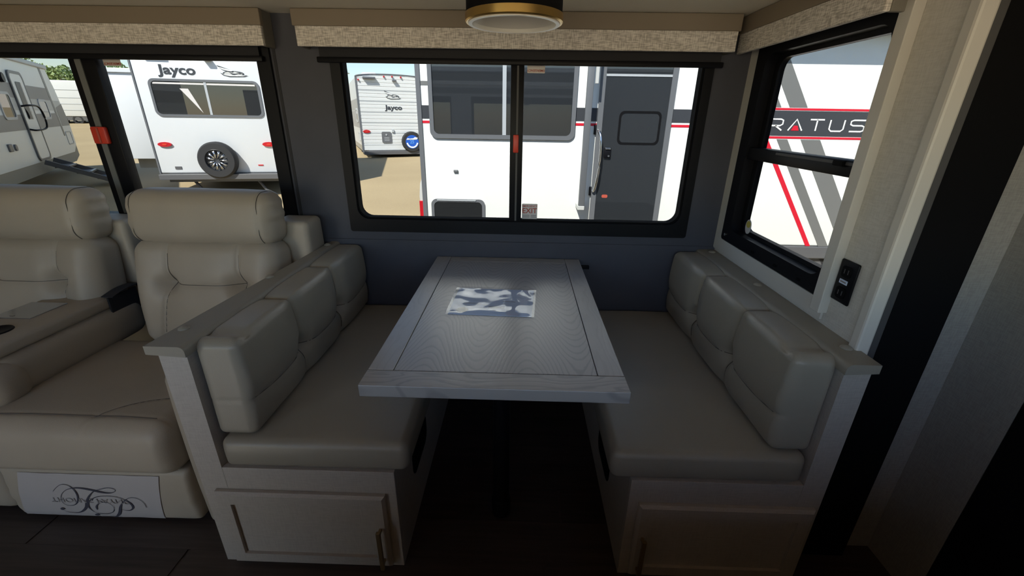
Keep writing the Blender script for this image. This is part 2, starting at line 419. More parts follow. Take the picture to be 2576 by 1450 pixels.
# coach wall to the right of the slide-out opening
bm = BM(); add_box(bm, 1.144, 1.31, 1.09, 1.15, 0, 2.02); struct('wall_opening', bm, 'wallpaper_plain')
bm = BM(); add_box(bm, 1.263, 1.31, .905, 1.09, 0, 2.02); struct('wall_return', bm, 'wallpaper_plain')
bm = BM(); add_box(bm, 1.31, 2.3, 1.0, 1.15, 0, 2.02); struct('wall_far', bm, 'wallpaper_plain')
bm = BM(); add_box(bm, 2.24, 2.3, -1.45, 1.0, 0, 2.02); struct('wall_end', bm, 'cabin_brown')
bm = BM(); add_box(bm, -3.5, -3.44, -1.45, 1.0, 0, 2.02); struct('wall_other_end', bm, 'cabin_brown')
FILL_DOORWAY = (-2.5, -1.55, 0, 1.85); FILL_WIN = (-1.4, 2.1, .98, 1.68)  # unseen openings, added and sized to let in fill daylight
bm = BM(); holed(bm, 'y', -1.45, -1.39, -3.5, 2.3, 0, 2.02, [FILL_DOORWAY, FILL_WIN]); struct('wall_front', bm, 'cabin_brown')
# unseen counter added behind the viewpoint to bounce sunlight up to the ceiling
struct('bounce_base', box(-1.4, 2.24, -1.39, -.84, 0, .88), 'cabin_brown'); struct('bounce_top', box(-1.42, 2.24, -1.39, -.70, .88, .92, bev=.004), 'bounce_tan')
struct('wall_light_block', box(-1.42, 2.24, -.44, -.38, 0, 1.04), 'cabin_brown')  # unseen low wall, added to keep window light off low surfaces
# edge trims of the end wall
struct('trim_1', box(WR-.016, WR+.022, 1.018, 1.05, .0, 1.775, bev=.006), 'board')
struct('trim_2', box(WR+.022, WR+.05, 1.03, 1.05, 0, 1.775, bev=.002), 'charcoal')
struct('trim_3', box(WR+.05, 1.146, 1.05, 1.09, 0, 2.0), 'black_soft')
# batten and board round the end wall's window
struct('trim_4', box(WR-.028, WR, 1.176, 1.216, .868, 1.76, bev=.002), 'board')
bm = BM(); holed(bm, 'x', WR-.007, WR, 1.216, WB, .842, 1.70, [(1.19, 1.905, .90, 1.69)]); struct('trim_5', bm, 'board')
# floor: planks one by one on a dark bed
floor = struct('floor', box(-3.5, 2.3, -1.45, WB+.04, -.06, -.0035), 'plank')
pl_me = None
PW, PL = .152, 1.22
for r in range(23):
    y0 = -1.44+r*PW; sh = (r*.47) % 1.0
    for c in range(6):
        x0 = -3.5+(c-sh)*PL; x1 = x0+PL-.0007
        if x1 < -3.45 or x0 > 2.25: continue
        if pl_me is None or x0 < -3.5 or x1 > 2.3:
            o = obj('plank', box(max(x0, -3.49)-x0, min(x1, 2.29)-x0, 0, PW-.0007, -.004, 0), 'plank', floor)
            if pl_me is None and x0 >= -3.5 and x1 <= 2.3: pl_me = o.data
        else:
            o = bpy.data.objects.new('plank', pl_me); link(o); o.parent = floor
        o.location = (x0, y0, 0)

# ---- windows
def portal(name, loc, sx, sy, rot):
    d = bpy.data.lights.new(name, 'AREA'); d.shape = 'RECTANGLE'; d.size = sx; d.size_y = sy; d.cycles.is_portal = True
    o = bpy.data.objects.new(name, d); o.location = loc; o.rotation_euler = rot; link(o)
portal('daylight_portal', (-.02, 2.06, 1.3), 1.6, .8, (math.pi/2, 0, math.pi))
portal('daylight_portal', (-1.92, 2.06, 1.3), 1.7, .8, (math.pi/2, 0, math.pi))
portal('daylight_portal', (1.03, 1.54, 1.3), .7, .8, (math.pi/2, 0, math.pi/2))
portal('daylight_portal', (-2.025, -1.5, .925), .95, 1.85, (math.pi/2, 0, 0))
portal('daylight_portal', (.35, -1.5, 1.33), 3.5, .70, (math.pi/2, 0, 0))

w1 = thing('window_1', 'wide black-framed sliding window above the dinette table', None, (0, WB, .9), kind='structure')
obj('frame', ring('y', WB-.014, .06, (-.807, .775, .885, 1.70), (-.765, .737, .945, 1.66), .012, .055), 'black_plastic', w1, True, 40)
obj('inner_rail', ring('y', WB-.004, .045, (-.768, .740, .942, 1.663), (-.757, .729, .953, 1.652), .055, .05), 'black_soft', w1, True, 40)
bm = BM(); add_box(bm, -.056, .0, WB-.006, WB+.035, .945, 1.66, bev=.003); mull = obj('mullion', bm, 'black_plastic', w1, True, 40)
obj('mullion_strip', box(-.030, -.022, WB-.009, WB-.006, .95, 1.655), 'charcoal', mull)
lt = obj('latch', box(-.042, -.018, WB-.018, WB-.006, 1.255, 1.33, bev=.004), 'red_plastic', w1, True, 40); lt['label'] = 'red emergency latch'
obj('pane', box(-.762, -.03, WB+.026, WB+.029, .947, 1.658), 'window_glass', w1)
obj('pane', box(-.03, .734, WB+.018, WB+.021, .947, 1.658), 'window_glass', w1)
st = obj('exit_sticker', plate('y', WB+.016, .0015, (.004, .076, .955, 1.026), .003, 3), 'sticker', w1); st['label'] = 'grey emergency exit sticker with red letters'
text('exit_small_text', 'EMERGENCY', .0125, 'red_ink', st, M_on_y(.040, WB+.0155, 1.0145), .01)
text('exit_text', 'EXIT', .034, 'red_ink', st, M_on_y(.040, WB+.0155, .9925, 1.0, 1), .012)
for k, zz in enumerate((.972, .964)):
    for a, b in ((.008, .040), (.046, .072)): obj('small_print', box(a, b, WB+.0150, WB+.016, zz-.0016, zz+.0016), 'ink_grey', st)
st = obj('upper_sticker', plate('y', WB+.016, .0015, (.012, .086, 1.573, 1.66), .003, 3), 'sticker', w1)
text('upper_sticker_text', 'EMERGENCY', .0128, 'red_ink', st, M_on_y(.048, WB+.0155, 1.583, 1, 1, math.pi), .01)

w2 = thing('window_2', 'wide black-framed sliding window behind the reclining sofa', None, (-1.9, WB, .9), kind='structure')
obj('frame', ring('y', WB-.014, .06, (-2.79, -1.055, .885, 1.70), (-2.71, -1.112, .945, 1.66), .012, .055), 'black_plastic', w2, True, 40)
bm = BM(); add_box(bm, -1.915, -1.80, WB-.012, WB+.035, .945, 1.66, bev=.004); mull = obj('mullion', bm, 'black_plastic', w2, True, 40)
obj('mullion_strip', box(-1.884, -1.858, WB-.016, WB-.012, .95, 1.655), 'gasket', mull)
lt = obj('latch', box(-1.90, -1.835, WB-.032, WB-.012, 1.262, 1.334, bev=.006), 'red_plastic', w2, True, 40); lt['label'] = 'red emergency latch'
obj('latch_rib', box(-1.872, -1.862, WB-.036, WB-.030, 1.266, 1.330, bev=.002), 'red_ink', lt)
obj('pane', box(-2.715, -1.86, WB+.026, WB+.029, .943, 1.662), 'screen_glass', w2)
obj('pane', box(-1.86, -1.108, WB+.018, WB+.021, .943, 1.662), 'window_glass', w2)
st = obj('upper_sticker', plate('y', WB+.016, .0015, (-1.79, -1.715, 1.577, 1.66), .003, 3), 'sticker', w2)
text('upper_sticker_text', 'EMERGENCY', .0128, 'red_ink', st, M_on_y(-1.752, WB+.0155, 1.586, 1, 1, math.pi), .01)

w3 = thing('window_3', 'black-framed window with a cross rail in the end wall', None, (WR, 1.5, .9), kind='structure')
obj('frame', ring('x', WR-.012, .06, (1.19, 1.902, .905, 1.685), (1.235, 1.835, .957, 1.635), .012, .05), 'black_plastic', w3, True, 40)
obj('inner_rail', ring('x', WR+.028, .022, (1.23, 1.84, .952, 1.64), (1.247, 1.805, .972, 1.62), .05, .045), 'black_plastic', w3, True, 40)
bm = BM(); add_box(bm, WR-.004, WR+.045, 1.23, 1.84, 1.256, 1.302, bev=.004); cr = obj('cross_rail', bm, 'black_plastic', w3, True, 40)
obj('rail_track', box(WR-.008, WR-.002, 1.24, 1.63, 1.288, 1.297, bev=.001), 'charcoal', cr)
obj('slide_latch', box(WR-.016, WR-.004, 1.27, 1.315, 1.284, 1.30, bev=.003), 'black_soft', cr)
obj('pane', box(WR+.036, WR+.039, 1.236, 1.836, 1.28, 1.64), 'window_glass', w3)
obj('pane', box(WR+.030, WR+.033, 1.236, 1.836, .955, 1.28), 'window_glass', w3)
for yy in (1.32, 1.46, 1.62): obj('weep_cover', box(WR-.016, WR-.012, yy-.008, yy+.008, .918, .926), 'black_soft', w3)
obj('screw', disc('x', WR-.015, .004, 1.868, .93, .006, seg=12), 'silver', w3)
st = obj('round_sticker', disc('x', WR+.026, .002, 1.765, .99, .022, .03, seg=24), 'sticker', w3)
obj('sticker_arch', disc('x', WR+.0255, .001, 1.765, 1.0, .017, .014, seg=20), 'sticker_yellow', st)

# ---- roller shades (only the lower strip shows under the valances)
def shade(label, x0, x1):
    t = thing('roller_shade', label, 'shade', ((x0+x1)/2, WB, 1.6))
    obj('fabric', box(x0+.012, x1-.012, WB-.030, WB-.027, 1.615, 1.76), 'black_fabric', t)
    obj('bottom_rail', box(x0, x1, WB-.036, WB-.021, 1.597, 1.618, bev=.004), 'black_plastic', t, True, 40)
    obj('roller', tube([(x0+.02, WB-.045, 1.735), (x1-.02, WB-.045, 1.735)], .02, 12), 'black_fabric', t, True, 40)
shade('black rolled-up shade over the dinette window', -.85, .80)
shade('black rolled-up shade over the sofa window', -2.78, -1.075)
bm = BM(); t = thing('roller_shade', 'black rolled-up shade over the end wall window', 'shade', (WR, 1.5, 1.66))
obj('bottom_rail', box(WR-.036, WR-.018, 1.255, 1.90, 1.66, 1.682, bev=.004), 'black_plastic', t, True, 40)
obj('fabric', box(WR-.030, WR-.027, 1.262, 1.89, 1.68, 1.76), 'black_fabric', t)
obj('bead', tube([(WR-.04, 1.26, 1.668), (WR-.04, 1.895, 1.668)], .003, 8), 'frame_light', t, True)

# ---- valances
def valance(label, plane, a0, a1, front, back, ends):
    mid = (a0+a1)/2
    t = thing('window_valance', label, 'valance', (mid, back, 1.65) if plane == 'y' else (back, mid, 1.65))
    def bx(f, b, c0, c1, z0, z1, bev=.003): return box(c0, c1, f, b, z0, z1, bev=bev) if plane == 'y' else box(f, b, c0, c1, z0, z1, bev=bev)
    obj('fabric_front', bx(front, front+.016, a0, a1, 1.647, 1.724), 'woven', t)
    obj('top_band', bx(front-.007, front+.016, a0-.006, a1+.006, 1.716, 1.7735), 'tan_band', t)
    for e in ends:
        c0, c1 = (a0-.001, a0+.014) if e < 0 else (a1-.014, a1+.001)
        r = obj('end_board', bx(front+.016, back-.0005, c0, c1, 1.647, 1.7735), 'grey_band_end', t)
    obj('top_board', bx(front+.016, back-.0005, a0+.014, a1-.014, 1.761, 1.7735), 'tan_band', t)
valance('long woven and tan valance above the dinette window', 'y', -.895, .812, 1.88, WB, (-1, 1))
valance('woven and tan valance above the sofa window', 'y', -2.9, -1.028, 1.88, WB, (-1, 1))
valance('woven and tan valance above the end wall window', 'x', 1.20, 1.95, .848, WR, (-1,))

# ---- ceiling light
t = thing('ceiling_light', 'black drum ceiling light with a brass ring, switched off', 'light', (-.032, 1.385, 1.775), local=True)
obj('drum', lathe([(.0, 0), (.134, 0), (.134, -.115), (.128, -.115), (.128, -.06), (0, -.06)], 48), 'black_soft', t, True, 40)
obj('brass_ring', lathe([(.1335, -.108), (.137, -.109), (.137, -.128), (.134, -.131), (.128, -.131), (.128, -.108)], 48), 'brass', t, True, 40)
obj('white_ring', lathe([(.1295, -.1315), (.1285, -.134), (.118, -.134), (.114, -.128), (.114, -.12), (.1295, -.12)], 48), 'white_ring', t, True, 40)
obj('diffuser', lathe([(.1155, -.127), (.085, -.075), (0, -.072)], 48), 'diffuser', t, True)

# ---- outlet
t = thing('power_outlet', 'black two-gang power outlet on the light end wall', 'outlet', (WR, 1.148, .98))
obj('cover_plate', box(WR-.008, WR-.0005, 1.106, 1.174, .921, 1.043, bev=.004, seg=3), 'black_plastic', t, True, 40)
for zz in (1.012, .950): 
    r = obj('receptacle', plate('x', WR-.0105, .003, (1.123, 1.158, zz-.016, zz+.016), .008, 4), 'black_soft', t)
    for yy in (1.133, 1.147): obj('slot', box(WR-.0112, WR-.0104, yy-.0015, yy+.0015, zz-.006, zz+.007), 'charcoal', r)
lb = obj('label_strip', box(WR-.0095, WR-.008, 1.127, 1.157, .976, .988), 'paper_sky_sheen', t); obj('label_print', box(WR-.0099, WR-.0094, 1.131, 1.153, .980, .984), 'ink_grey', lb)

# ---- tall black cabinet at the right
t = thing('tall_cabinet', 'tall black cabinet side at the right edge of the photo', 'cabinet', (1.6, .55, 0))
obj('body', box(1.275, 2.2, .05, .904, 0, 1.99, bev=.002), 'black_soft', t)
obj('side_panel', box(1.262, 1.275, .05, .904, .0, 1.99, bev=.002), 'black_soft', t)
obj('kick_board', box(1.268, 2.2, .04, .05, .0, .08), 'black_soft', t)

# ================================================================== DINETTE
def bench(side):
    L = side < 0
    xo, xi = (-.962, -.363) if L else (.921, .347)     # outer / inner face
    px = -.885 if L else .852                          # inner face of the back panel
    xo_b = -.902 if L else .921                        # outer face at the wall (the left one tapers)
    y0, y1 = .962, 1.962
    lab = 'cream dinette bench between the table and the sofa' if L else 'cream dinette bench along the end wall'
    t = thing('dinette_bench', lab, 'bench', ((xo+xi)/2, 1.45, 0), group='dinette benches')
    S = lambda a, b: (min(a, b), max(a, b))
    # base: side panel, face frame, top deck
    obj('side_panel', box(*S(xi, xi-.016 if L else xi+.016), y0+.02, y1, 0, .404), 'cabinet', t)
    obj('deck', box(*S(xi-.016 if L else xi+.016, px), y0+.02, y1, .388, .404), 'cabinet', t)
    obj('face_frame', box(*S(xi, px), y0, y0+.02, 0, .406, bev=.0015), 'cabinet', t)
    bm = BM(); add_prism(bm, [(xo, y0, 0), (px, y0, 0), (px, y1, 0), (xo_b, y1, 0)], (0, 0, .806)); obj('back_panel', bm, 'cabinet', t)
    # padded cap with a rolled inner edge
    cz0, cz1 = .806, .831; ci = -.872 if L else .838; co0, co1 = (-.978, -.912) if L else (.9235, .9235)
    f0, f1 = .944, 1.966; bm = BM(); prof = []
    for k in range(7):
        a = math.pi/2*k/6; prof.append((ci+(.016*(math.cos(a)-1) if L else -.016*(math.cos(a)-1)), cz1-.016+.016*math.sin(a)))
    rows = []
    for yy, co in ((f0, co0), (f1, co1)):
        rows.append([bm.verts.new((x, yy, z)) for x, z in [(co, cz0), (ci, cz0-.006)]+prof+[(co, cz1)]])
    n = len(rows[0])
    for k in range(n): bm.faces.new((rows[0][k], rows[0][(k+1) % n], rows[1][(k+1) % n], rows[1][k]))
    bm.faces.new(rows[0][::-1]); bm.faces.new(rows[1])
    cap = obj('cap', bm, 'cap_vinyl', t, True, 35)
    for yy, xx in (((1.046, -.945), (1.464, -.935), (1.90, -.905)) if L else ((1.032, .893), (1.50, .893), (1.915, .893))):
        obj('screw_cover', lathe([(.0, .009), (.008, .0078), (.0145, .003), (.0155, 0), (0, 0)], 16, Matrix.Translation((xx, yy, cz1-.0005))), 'cap_vinyl', cap, True)
    # shaker door
    d0, d1 = (-.921, -.396) if L else (.378, .903)
    z0, z1 = .016, .322; yf = y0-.020
    door = obj('door', BMdoor(d0, d1, z0, z1, yf, y0-.001), 'cabinet', t, True, 30)
    obj('door_panel', box(d0+.045, d1-.045, yf+.010, yf+.014, z0+.045, z1-.045), 'cabinet', door)
    hx = d1-.022 if L else d0+.022
    h = obj('handle', box(hx-.0065, hx+.0065, yf-.028, yf-.018, .040, .205, bev=.0015), 'brass_dark', door)
    for zz in (.055, .190): obj('handle_post', box(hx-.004, hx+.004, yf-.019, yf, zz-.005, zz+.005), 'brass_dark', h)
    # oval hand slot in the inner side
    sx = xi+.0015 if L else xi-.0015
    obj('hand_slot', plate('x', sx, -.003 if L else .003, (1.15, 1.37, .185, .315) if L else (1.20, 1.42, .125, .25), .045, 6), 'black_soft', t)
    # loose cushions
    sc = thing('seat_cushion', 'beige vinyl seat cushion on the bench %s' % ('beside the sofa' if L else 'by the end wall'), 'cushion', (-.6 if L else .56, 1.46, .405), group='dinette seat cushions')
    a, b = (-.872, -.322) if L else (.286, .842)
    cx, hx2 = (a+b)/2, (b-a)/2
    def sd(x, y, z, n):
        up = max(0, n.z); o = Vector((0, 0, .007*up*(1-(x/hx2)**2)*(1-(y/.5)**4)))
        if n.z > .2: o.z += .0022*noise.noise(Vector((x*5, y*5, 1)))
        e = abs(abs(n.y)*0+ (z-.030)); fr = max(0, -n.y)
        o.y += -.006*fr*(1-((z)/.05)**2)
        o -= n*.0022*gs(z-.018, .004)*(1 if abs(n.z) < .5 else 0)
        sy = side
        o.x += (-sy)*.007*max(0, -sy*n.x)*(1-(z/.05)**2)
        return o
    pad('cover', (cx, 1.462, .4565), (hx2, .497, .051), .022, 'vinyl', sc, .018, sd)
    # tufted back cushion
    bc = thing('back_cushion', 'tufted beige vinyl back cushion %s' % ('on the bench beside the sofa' if L else 'on the bench by the end wall'), 'cushion', (-.82 if L else .79, 1.46, .505), group='dinette back cushions')
    fx = 1 if L else -1
    c0 = (-.8235, 1.468, .668) if L else (.795, 1.468, .668); hh = (.0565, .488, .155)
    ys = (-.165, .165)
    def td(x, y, z, n):
        wf = max(0., n.x*fx); wt = max(0., n.z)
        dv = min(abs(y-k) for k in ys); sec = 0 if y < ys[0] else (1 if y < ys[1] else 2)
        e0, e1 = ((-.488, ys[0]), (ys[0], ys[1]), (ys[1], .488))[sec]; u = (y-(e0+e1)/2)/((e1-e0)/2)
        u2 = u if sec == 1 else ((y-ys[0])/.32 if sec == 0 else (y-ys[1])/.32)
        zh = -.030-.016*(1-min(1, u*u))
        dh = abs(z-zh); low = .55 if z < zh else 1.0
        bul = .024*max(0, 1-(z/.175)**2)*(1-.35*min(1, u2*u2))
        s = low*(.012*gs(dv, .0065)+.018*gs(dv, .045)) + .004*gs(dh, .0055)+.006*gs(dh, .03)+.030*gs(math.hypot(dv, z+.030), .032)
        o = Vector((fx*wf*(bul-s), 0, 0)); o.z -= wt*(.008*gs(dv, .008)+.006*gs(dv, .03)); o.z += wt*.006*(1-u*u)
        if wf > .3: o.x += fx*.002*noise.noise(Vector((y*9, z*9, 3)))
        # slack top corner at the aisle end
        if n.z > .4 and y < -.40: o.z += -.006*gs(y+.43, .02)+.004*gs(y+.46, .012)
        o -= n*.002*gs(dh, .004)*max(0, -n.y)
        return o
    cov = pad('cover', c0, hh, .022, 'vinyl', bc, .0065, td)
    r_ = .022
    for k in ys:
        pts = [((fx*(-.03+(.03+hh[0]-r_)*i/6), k, hh[2]), (0, 0, 1)) for i in range(7)]
        pts += [((fx*(hh[0]-r_+r_*math.sin(a)), k, hh[2]-r_+r_*math.cos(a)), (fx*math.sin(a), 0, math.cos(a))) for a in (math.pi/2*i/6 for i in range(1, 7))]
        pts += [((fx*hh[0], k, hh[2]-r_-(2*hh[2]-2*r_)*i/36), (fx, 0, 0)) for i in range(1, 36)]
        seam(c0, td, pts, parent=cov)
    pts = []
    for i in range(0, 161):
        y_ = -.462+.924*i/160; sec = 0 if y_ < ys[0] else (1 if y_ < ys[1] else 2); e0, e1 = ((-.488, ys[0]), (ys[0], ys[1]), (ys[1], .488))[sec]; u = (y_-(e0+e1)/2)/((e1-e0)/2)
        pts.append(((fx*hh[0], y_, -.030-.016*(1-min(1, u*u))), (fx, 0, 0)))
    seam(c0, td, pts, .0012, parent=cov)
def BMdoor(d0, d1, z0, z1, yf, yb):
    """shaker door: frame with a bevelled outer edge and a recessed field"""
    bm = BM(); b = .008; w = .045; r = .010
    loops = [[(d0, yb, z0), (d1, yb, z0), (d1, yb, z1), (d0, yb, z1)],
             [(d0, yf+b, z0), (d1, yf+b, z0), (d1, yf+b, z1), (d0, yf+b, z1)],
             [(d0+b, yf, z0+b), (d1-b, yf, z0+b), (d1-b, yf, z1-b), (d0+b, yf, z1-b)],
             [(d0+w, yf, z0+w), (d1-w, yf, z0+w), (d1-w, yf, z1-w), (d0+w, yf, z1-w)],
             [(d0+w, yf+r+.004, z0+w), (d1-w, yf+r+.004, z0+w), (d1-w, yf+r+.004, z1-w), (d0+w, yf+r+.004, z1-w)]]
    V = [[bm.verts.new(p) for p in l] for l in loops]
    for a, c in zip(V, V[1:]):
        for k in range(4): bm.faces.new((a[k], a[(k+1) % 4], c[(k+1) % 4], c[k]))
    bm.faces.new(V[0][::-1]); bm.faces.new(V[-1]); return bm
bench(-1); bench(1)

# ---- table
tb = thing('dinette_table', 'grey-washed wood dinette table on a black pole', 'table', (-.057, 1.2, 0))
TX0, TX1, TY0, TY1, TZ = -.399, .283, .886, 1.952, .770
g = .0012
obj('center_panel', box(-.330+g, .213-g, .958+g, 1.888-g, TZ-.034, TZ, bev=.0008, seg=1), 'table_wood', tb)
obj('side_rail', box(TX0, -.330-g, .958+g, TY1, TZ-.034, TZ, bev=.0012, seg=1), 'table_rail', tb)
obj('side_rail', box(.213+g, TX1, .958+g, TY1, TZ-.034, TZ, bev=.0012, seg=1), 'table_rail', tb)
obj('front_rail', box(TX0-.001, TX1+.001, TY0, .958-g, TZ-.034, TZ, bev=.002, seg=2), 'table_front', tb)
obj('rear_rail', box(-.330, .213, 1.888+g, TY1, TZ-.034, TZ, bev=.0008, seg=1), 'table_front', tb)
obj('underside', box(TX0+.01, TX1-.01, TY0+.01, TY1-.01, TZ-.040, TZ-.034), 'black_soft', tb)
leg = obj('leg', lathe([(0, .0), (.030, .0), (.030, .70), (0, .70)], 24, Matrix.Translation((-.05, 1.19, .02))), 'black_plastic', tb, True, 40)
obj('floor_socket', lathe([(0, .0), (.036, 0), (.036, .065), (.031, .075), (0, .075)], 24, Matrix.Translation((-.05, 1.19, .0))), 'black_plastic', tb, True, 40)
obj('top_socket', lathe([(0, .0), (.038, .0), (.045, .03), (.09, .035), (.09, .04), (0, .04)], 24, Matrix.Translation((-.05, 1.19, .69))), 'black_plastic', tb, True, 40)
text('socket_mark', 'ITC', .016, 'frame_light', leg, M_on_y(-.05, 1.1585, .665), .01)
obj('wall_bracket', box(.262, .335, WB-.03, WB-.0065, .724, .738, bev=.001), 'black_plastic', tb)

# ---- printed sheet in a clear sleeve
br = thing('brochure', 'printed sheet in a crinkled clear plastic sleeve on the table', 'brochure', (-.095, 1.42, TZ))
q = [(-.236, 1.548), (.058, 1.538), (.044, 1.300), (-.243, 1.308)]
bm = BM(); add_prism(bm, [(x, y, TZ+.0006) for x, y in q], (0, 0, .0012)); sheet = obj('sheet', bm, 'paper_sky_sheen', br)
def onq(u, v, h=0):
    a = Vector(q[3]).lerp(Vector(q[2]), u); b = Vector(q[0]).lerp(Vector(q[1]), u); p = a.lerp(b, v); return Vector((p.x, p.y, TZ+.0018+h))
bm = BM(); add_prism(bm, [onq(.15+.075*math.cos(2*math.pi*k/24), .16+.085*math.sin(2*math.pi*k/24)) for k in range(24)], (0, 0, .0004)); obj('printed_logo', bm, 'ink', sheet)
for k in range(6):
    u0, v0, u1 = ((.14, .40, .36), (.46, .30, .66), (.46, .27, .62), (.46, .24, .66), (.3, .36, .44), (.62, .5, .78))[k]
    bm = BM(); add_prism(bm, [onq(u0, v0), onq(u1, v0), onq(u1, v0+.012), onq(u0, v0+.012)], (0, 0, .0004)); obj('printed_line', bm, 'ink_grey', sheet)
bm = BM(); nu, nv = 70, 56; G = []
for i in range(nu+1):
    row = []
    for j in range(nv+1):
        u, v = -.03+1.06*i/nu, -.035+1.07*j/nv; e = min(min(u+.03, 1.03-u), min(v+.035, 1.035-v))
        ed = min(1, e/.10)
        h = .0035+ed*(.0032*(noise.noise(Vector((u*2.6+v, v*2.4, 2)))+.5*noise.noise(Vector((u*7, v*5, 5))))+.002)
        h += .004*gs(v-.98, .05)*abs(noise.noise(Vector((u*6, 0, 8))))
        row.append(bm.verts.new(onq(u, v, max(.0012, h))))
    G.append(row)
for i in range(nu):
    for j in range(nv): bm.faces.new((G[i][j], G[i+1][j], G[i+1][j+1], G[i][j+1]))
obj('plastic_sleeve', bm, 'clear_film', br, True)

# ================================================================== RECLINING SOFA
sf = thing('reclining_sofa', 'beige vinyl reclining theatre sofa with a fold-down console', 'sofa', (-1.75, 1.5, 0))
def lean(o, ang, pivot):
    M = Matrix.Translation(Vector(pivot)-ORIG[sf.name]) @ Matrix.Rotation(ang, 4, 'X') @ Matrix.Translation(-(Vector(pivot)-ORIG[sf.name])); o.data.transform(M); return o
def recliner(x0, x1, full):
    cx, hx = (x0+x1)/2, (x1-x0)/2
    def bd(x, y, z, n):      # tufted lower back, front is -y
        w = max(0, -n.y); xs = hx*.50; dv = min(abs(x+xs), abs(x-xs)); zd = .045
        ap = 1+.35*max(0, (zd-z)/.2) if z < zd else 1
        dv = min(abs(x+xs*ap), abs(x-xs*ap)); dz = z-zd
        bul = .035*max(0, 1-(z/.25)**2)*(1-.3*(x/hx)**2)
        s = .011*gs(dv, .007)+.018*gs(dv, .05)+.036*gs(math.hypot(dv, dz), .038)
        inn = 1 if abs(x) < xs else .0
        s += inn*(.007*gs(dz, .0065)+.010*gs(dz, .04))
        s += (1-inn)*.012*gs(math.hypot(dv*.35, dz*1.6-dv*.4), .02)
        o = Vector((0, -w*(bul-s), 0)); o.x += .012*n.x*(1-(z/.25)**2)*abs(n.x)
        o += n*.0025*noise.noise(Vector((x*8+cx, y*8, z*8))); return o
    b = pad('backrest', (cx, 1.655, .675), (hx, .085, .235), .06, 'vinyl_sofa', sf, .007, bd); lean(b, -.17, (cx, 1.655, .44))
    xs = hx*.50; zd = .045; c0 = (cx, 1.655, .675)
    for sg in (-1, 1):
        pts = []
        for i in range(60):
            z = .172-.344*i/59; ap = 1+.35*max(0, (zd-z)/.2) if z < zd else 1; pts.append(((sg*xs*ap, -.085, z), (0, -1, 0)))
        lean(seam(c0, bd, pts, .0016, parent=b), -.17, (cx, 1.655, .44))
    lean(seam(c0, bd, [((-xs+2*xs*i/50, -.085, zd), (0, -1, 0)) for i in range(51)], .0016, parent=b), -.17, (cx, 1.655, .44))
    def hd(x, y, z, n):
        w = max(0, -n.y); u = abs(x/hx)
        o = n*(.012*(1-(z/.13)**2)*(1-u**3)); e = max(0, (u-.80)/.2)
        o += n*(-.003*gs(abs(x)-hx*.86, .006))
        o += n*(e*.006*noise.noise(Vector((x*6, 1, z*34)))); o += n*.003*noise.noise(Vector((x*7+cx, y*7, z*7)))
        o.y -= w*.012*gs(z+.02, .08); return o
    h = pad('headrest', (cx, 1.735, .992), (hx+.003, .078, .112), .06, 'vinyl_sofa', sf, .011, hd); lean(h, -.05, (cx, 1.735, .9))
    for sg in (-1, 1):
        pts = []
        for i in range(40):      # stitched line round the end of the roll
            a = math.pi*(.05+1.25*i/39); ca, sa = math.cos(a), math.sin(a)
            yy, zz = (.018*(1 if ca > 0 else -1)+.06*ca, .052*(1 if sa > 0 else -1)+.06*sa) if abs(ca) > .02 else (.06*ca, .112*(1 if sa > 0 else -1))
            pts.append(((sg*hx*.86, yy, zz), (0, ca, sa)))
        lean(seam((cx, 1.735, .992), hd, pts, .0012, 'seam', h), -.05, (cx, 1.735, .9))
    if not full: return
    sx0, sx1 = -1.80, -1.122; scx, shx = (sx0+sx1)/2, (sx1-sx0)/2
    def sd(x, y, z, n):
        up = max(0, n.z); o = Vector((0, 0, up*(.018*(1-(x/shx)**2)*(1-((y+.02)/.30)**2))))
        fr = max(0, -n.y); o.y -= fr*.014*(1-(z/.11)**2)
        rr = math.hypot((x-shx*1.05)/.30, (y+.34)/.21)          # arched seam at the front corner
        o.z -= up*.0035*gs(rr-1, .02)
        o -= n*.003*gs(y+.24, .006)*up
        rr2 = abs((x+.02)-(y*-.35)); o.z += up*.002*noise.noise(Vector((x*6, y*6, 4)))
        return o
    sc_ = pad('seat_cushion', (scx, 1.335, .365), (shx, .29, .105), .05, 'vinyl_sofa', sf, .008, sd); c0 = (scx, 1.335, .365)
    seam(c0, sd, [((-shx+.05+(2*shx-.10)*i/40, -.24, .105), (0, 0, 1)) for i in range(41)], .0014, parent=sc_)
    seam(c0, sd, [((shx*1.05+.30*math.cos(a), -.34+.21*math.sin(a), .105), (0, 0, 1)) for a in (math.radians(100+53*i/24) for i in range(25))], .0014, parent=sc_)
    def fd(x, y, z, n):
        fr = max(0, -n.y); o = Vector((0, -fr*.010*(1-(z/.12)**2), 0)); e = max(0, (abs(x)/shx-.86)/.14)
        o += n*e*.006*noise.noise(Vector((x*20, 2, z*30))); return o
    f = pad('footrest', (scx+.0, 1.145, .139), (shx-.004, .06, .117), .018, 'vinyl_sofa', sf, .012, fd)
    obj('footrest_seam', tube([(sx0+.03+i*(sx1-sx0-.06)/12, 1.079+.004*abs(i/6-1)**3, .262) for i in range(13)], .0018, 6), 'thread', f, True)
recliner(-1.615, -1.015, True)
recliner(-2.385, -1.785, False)
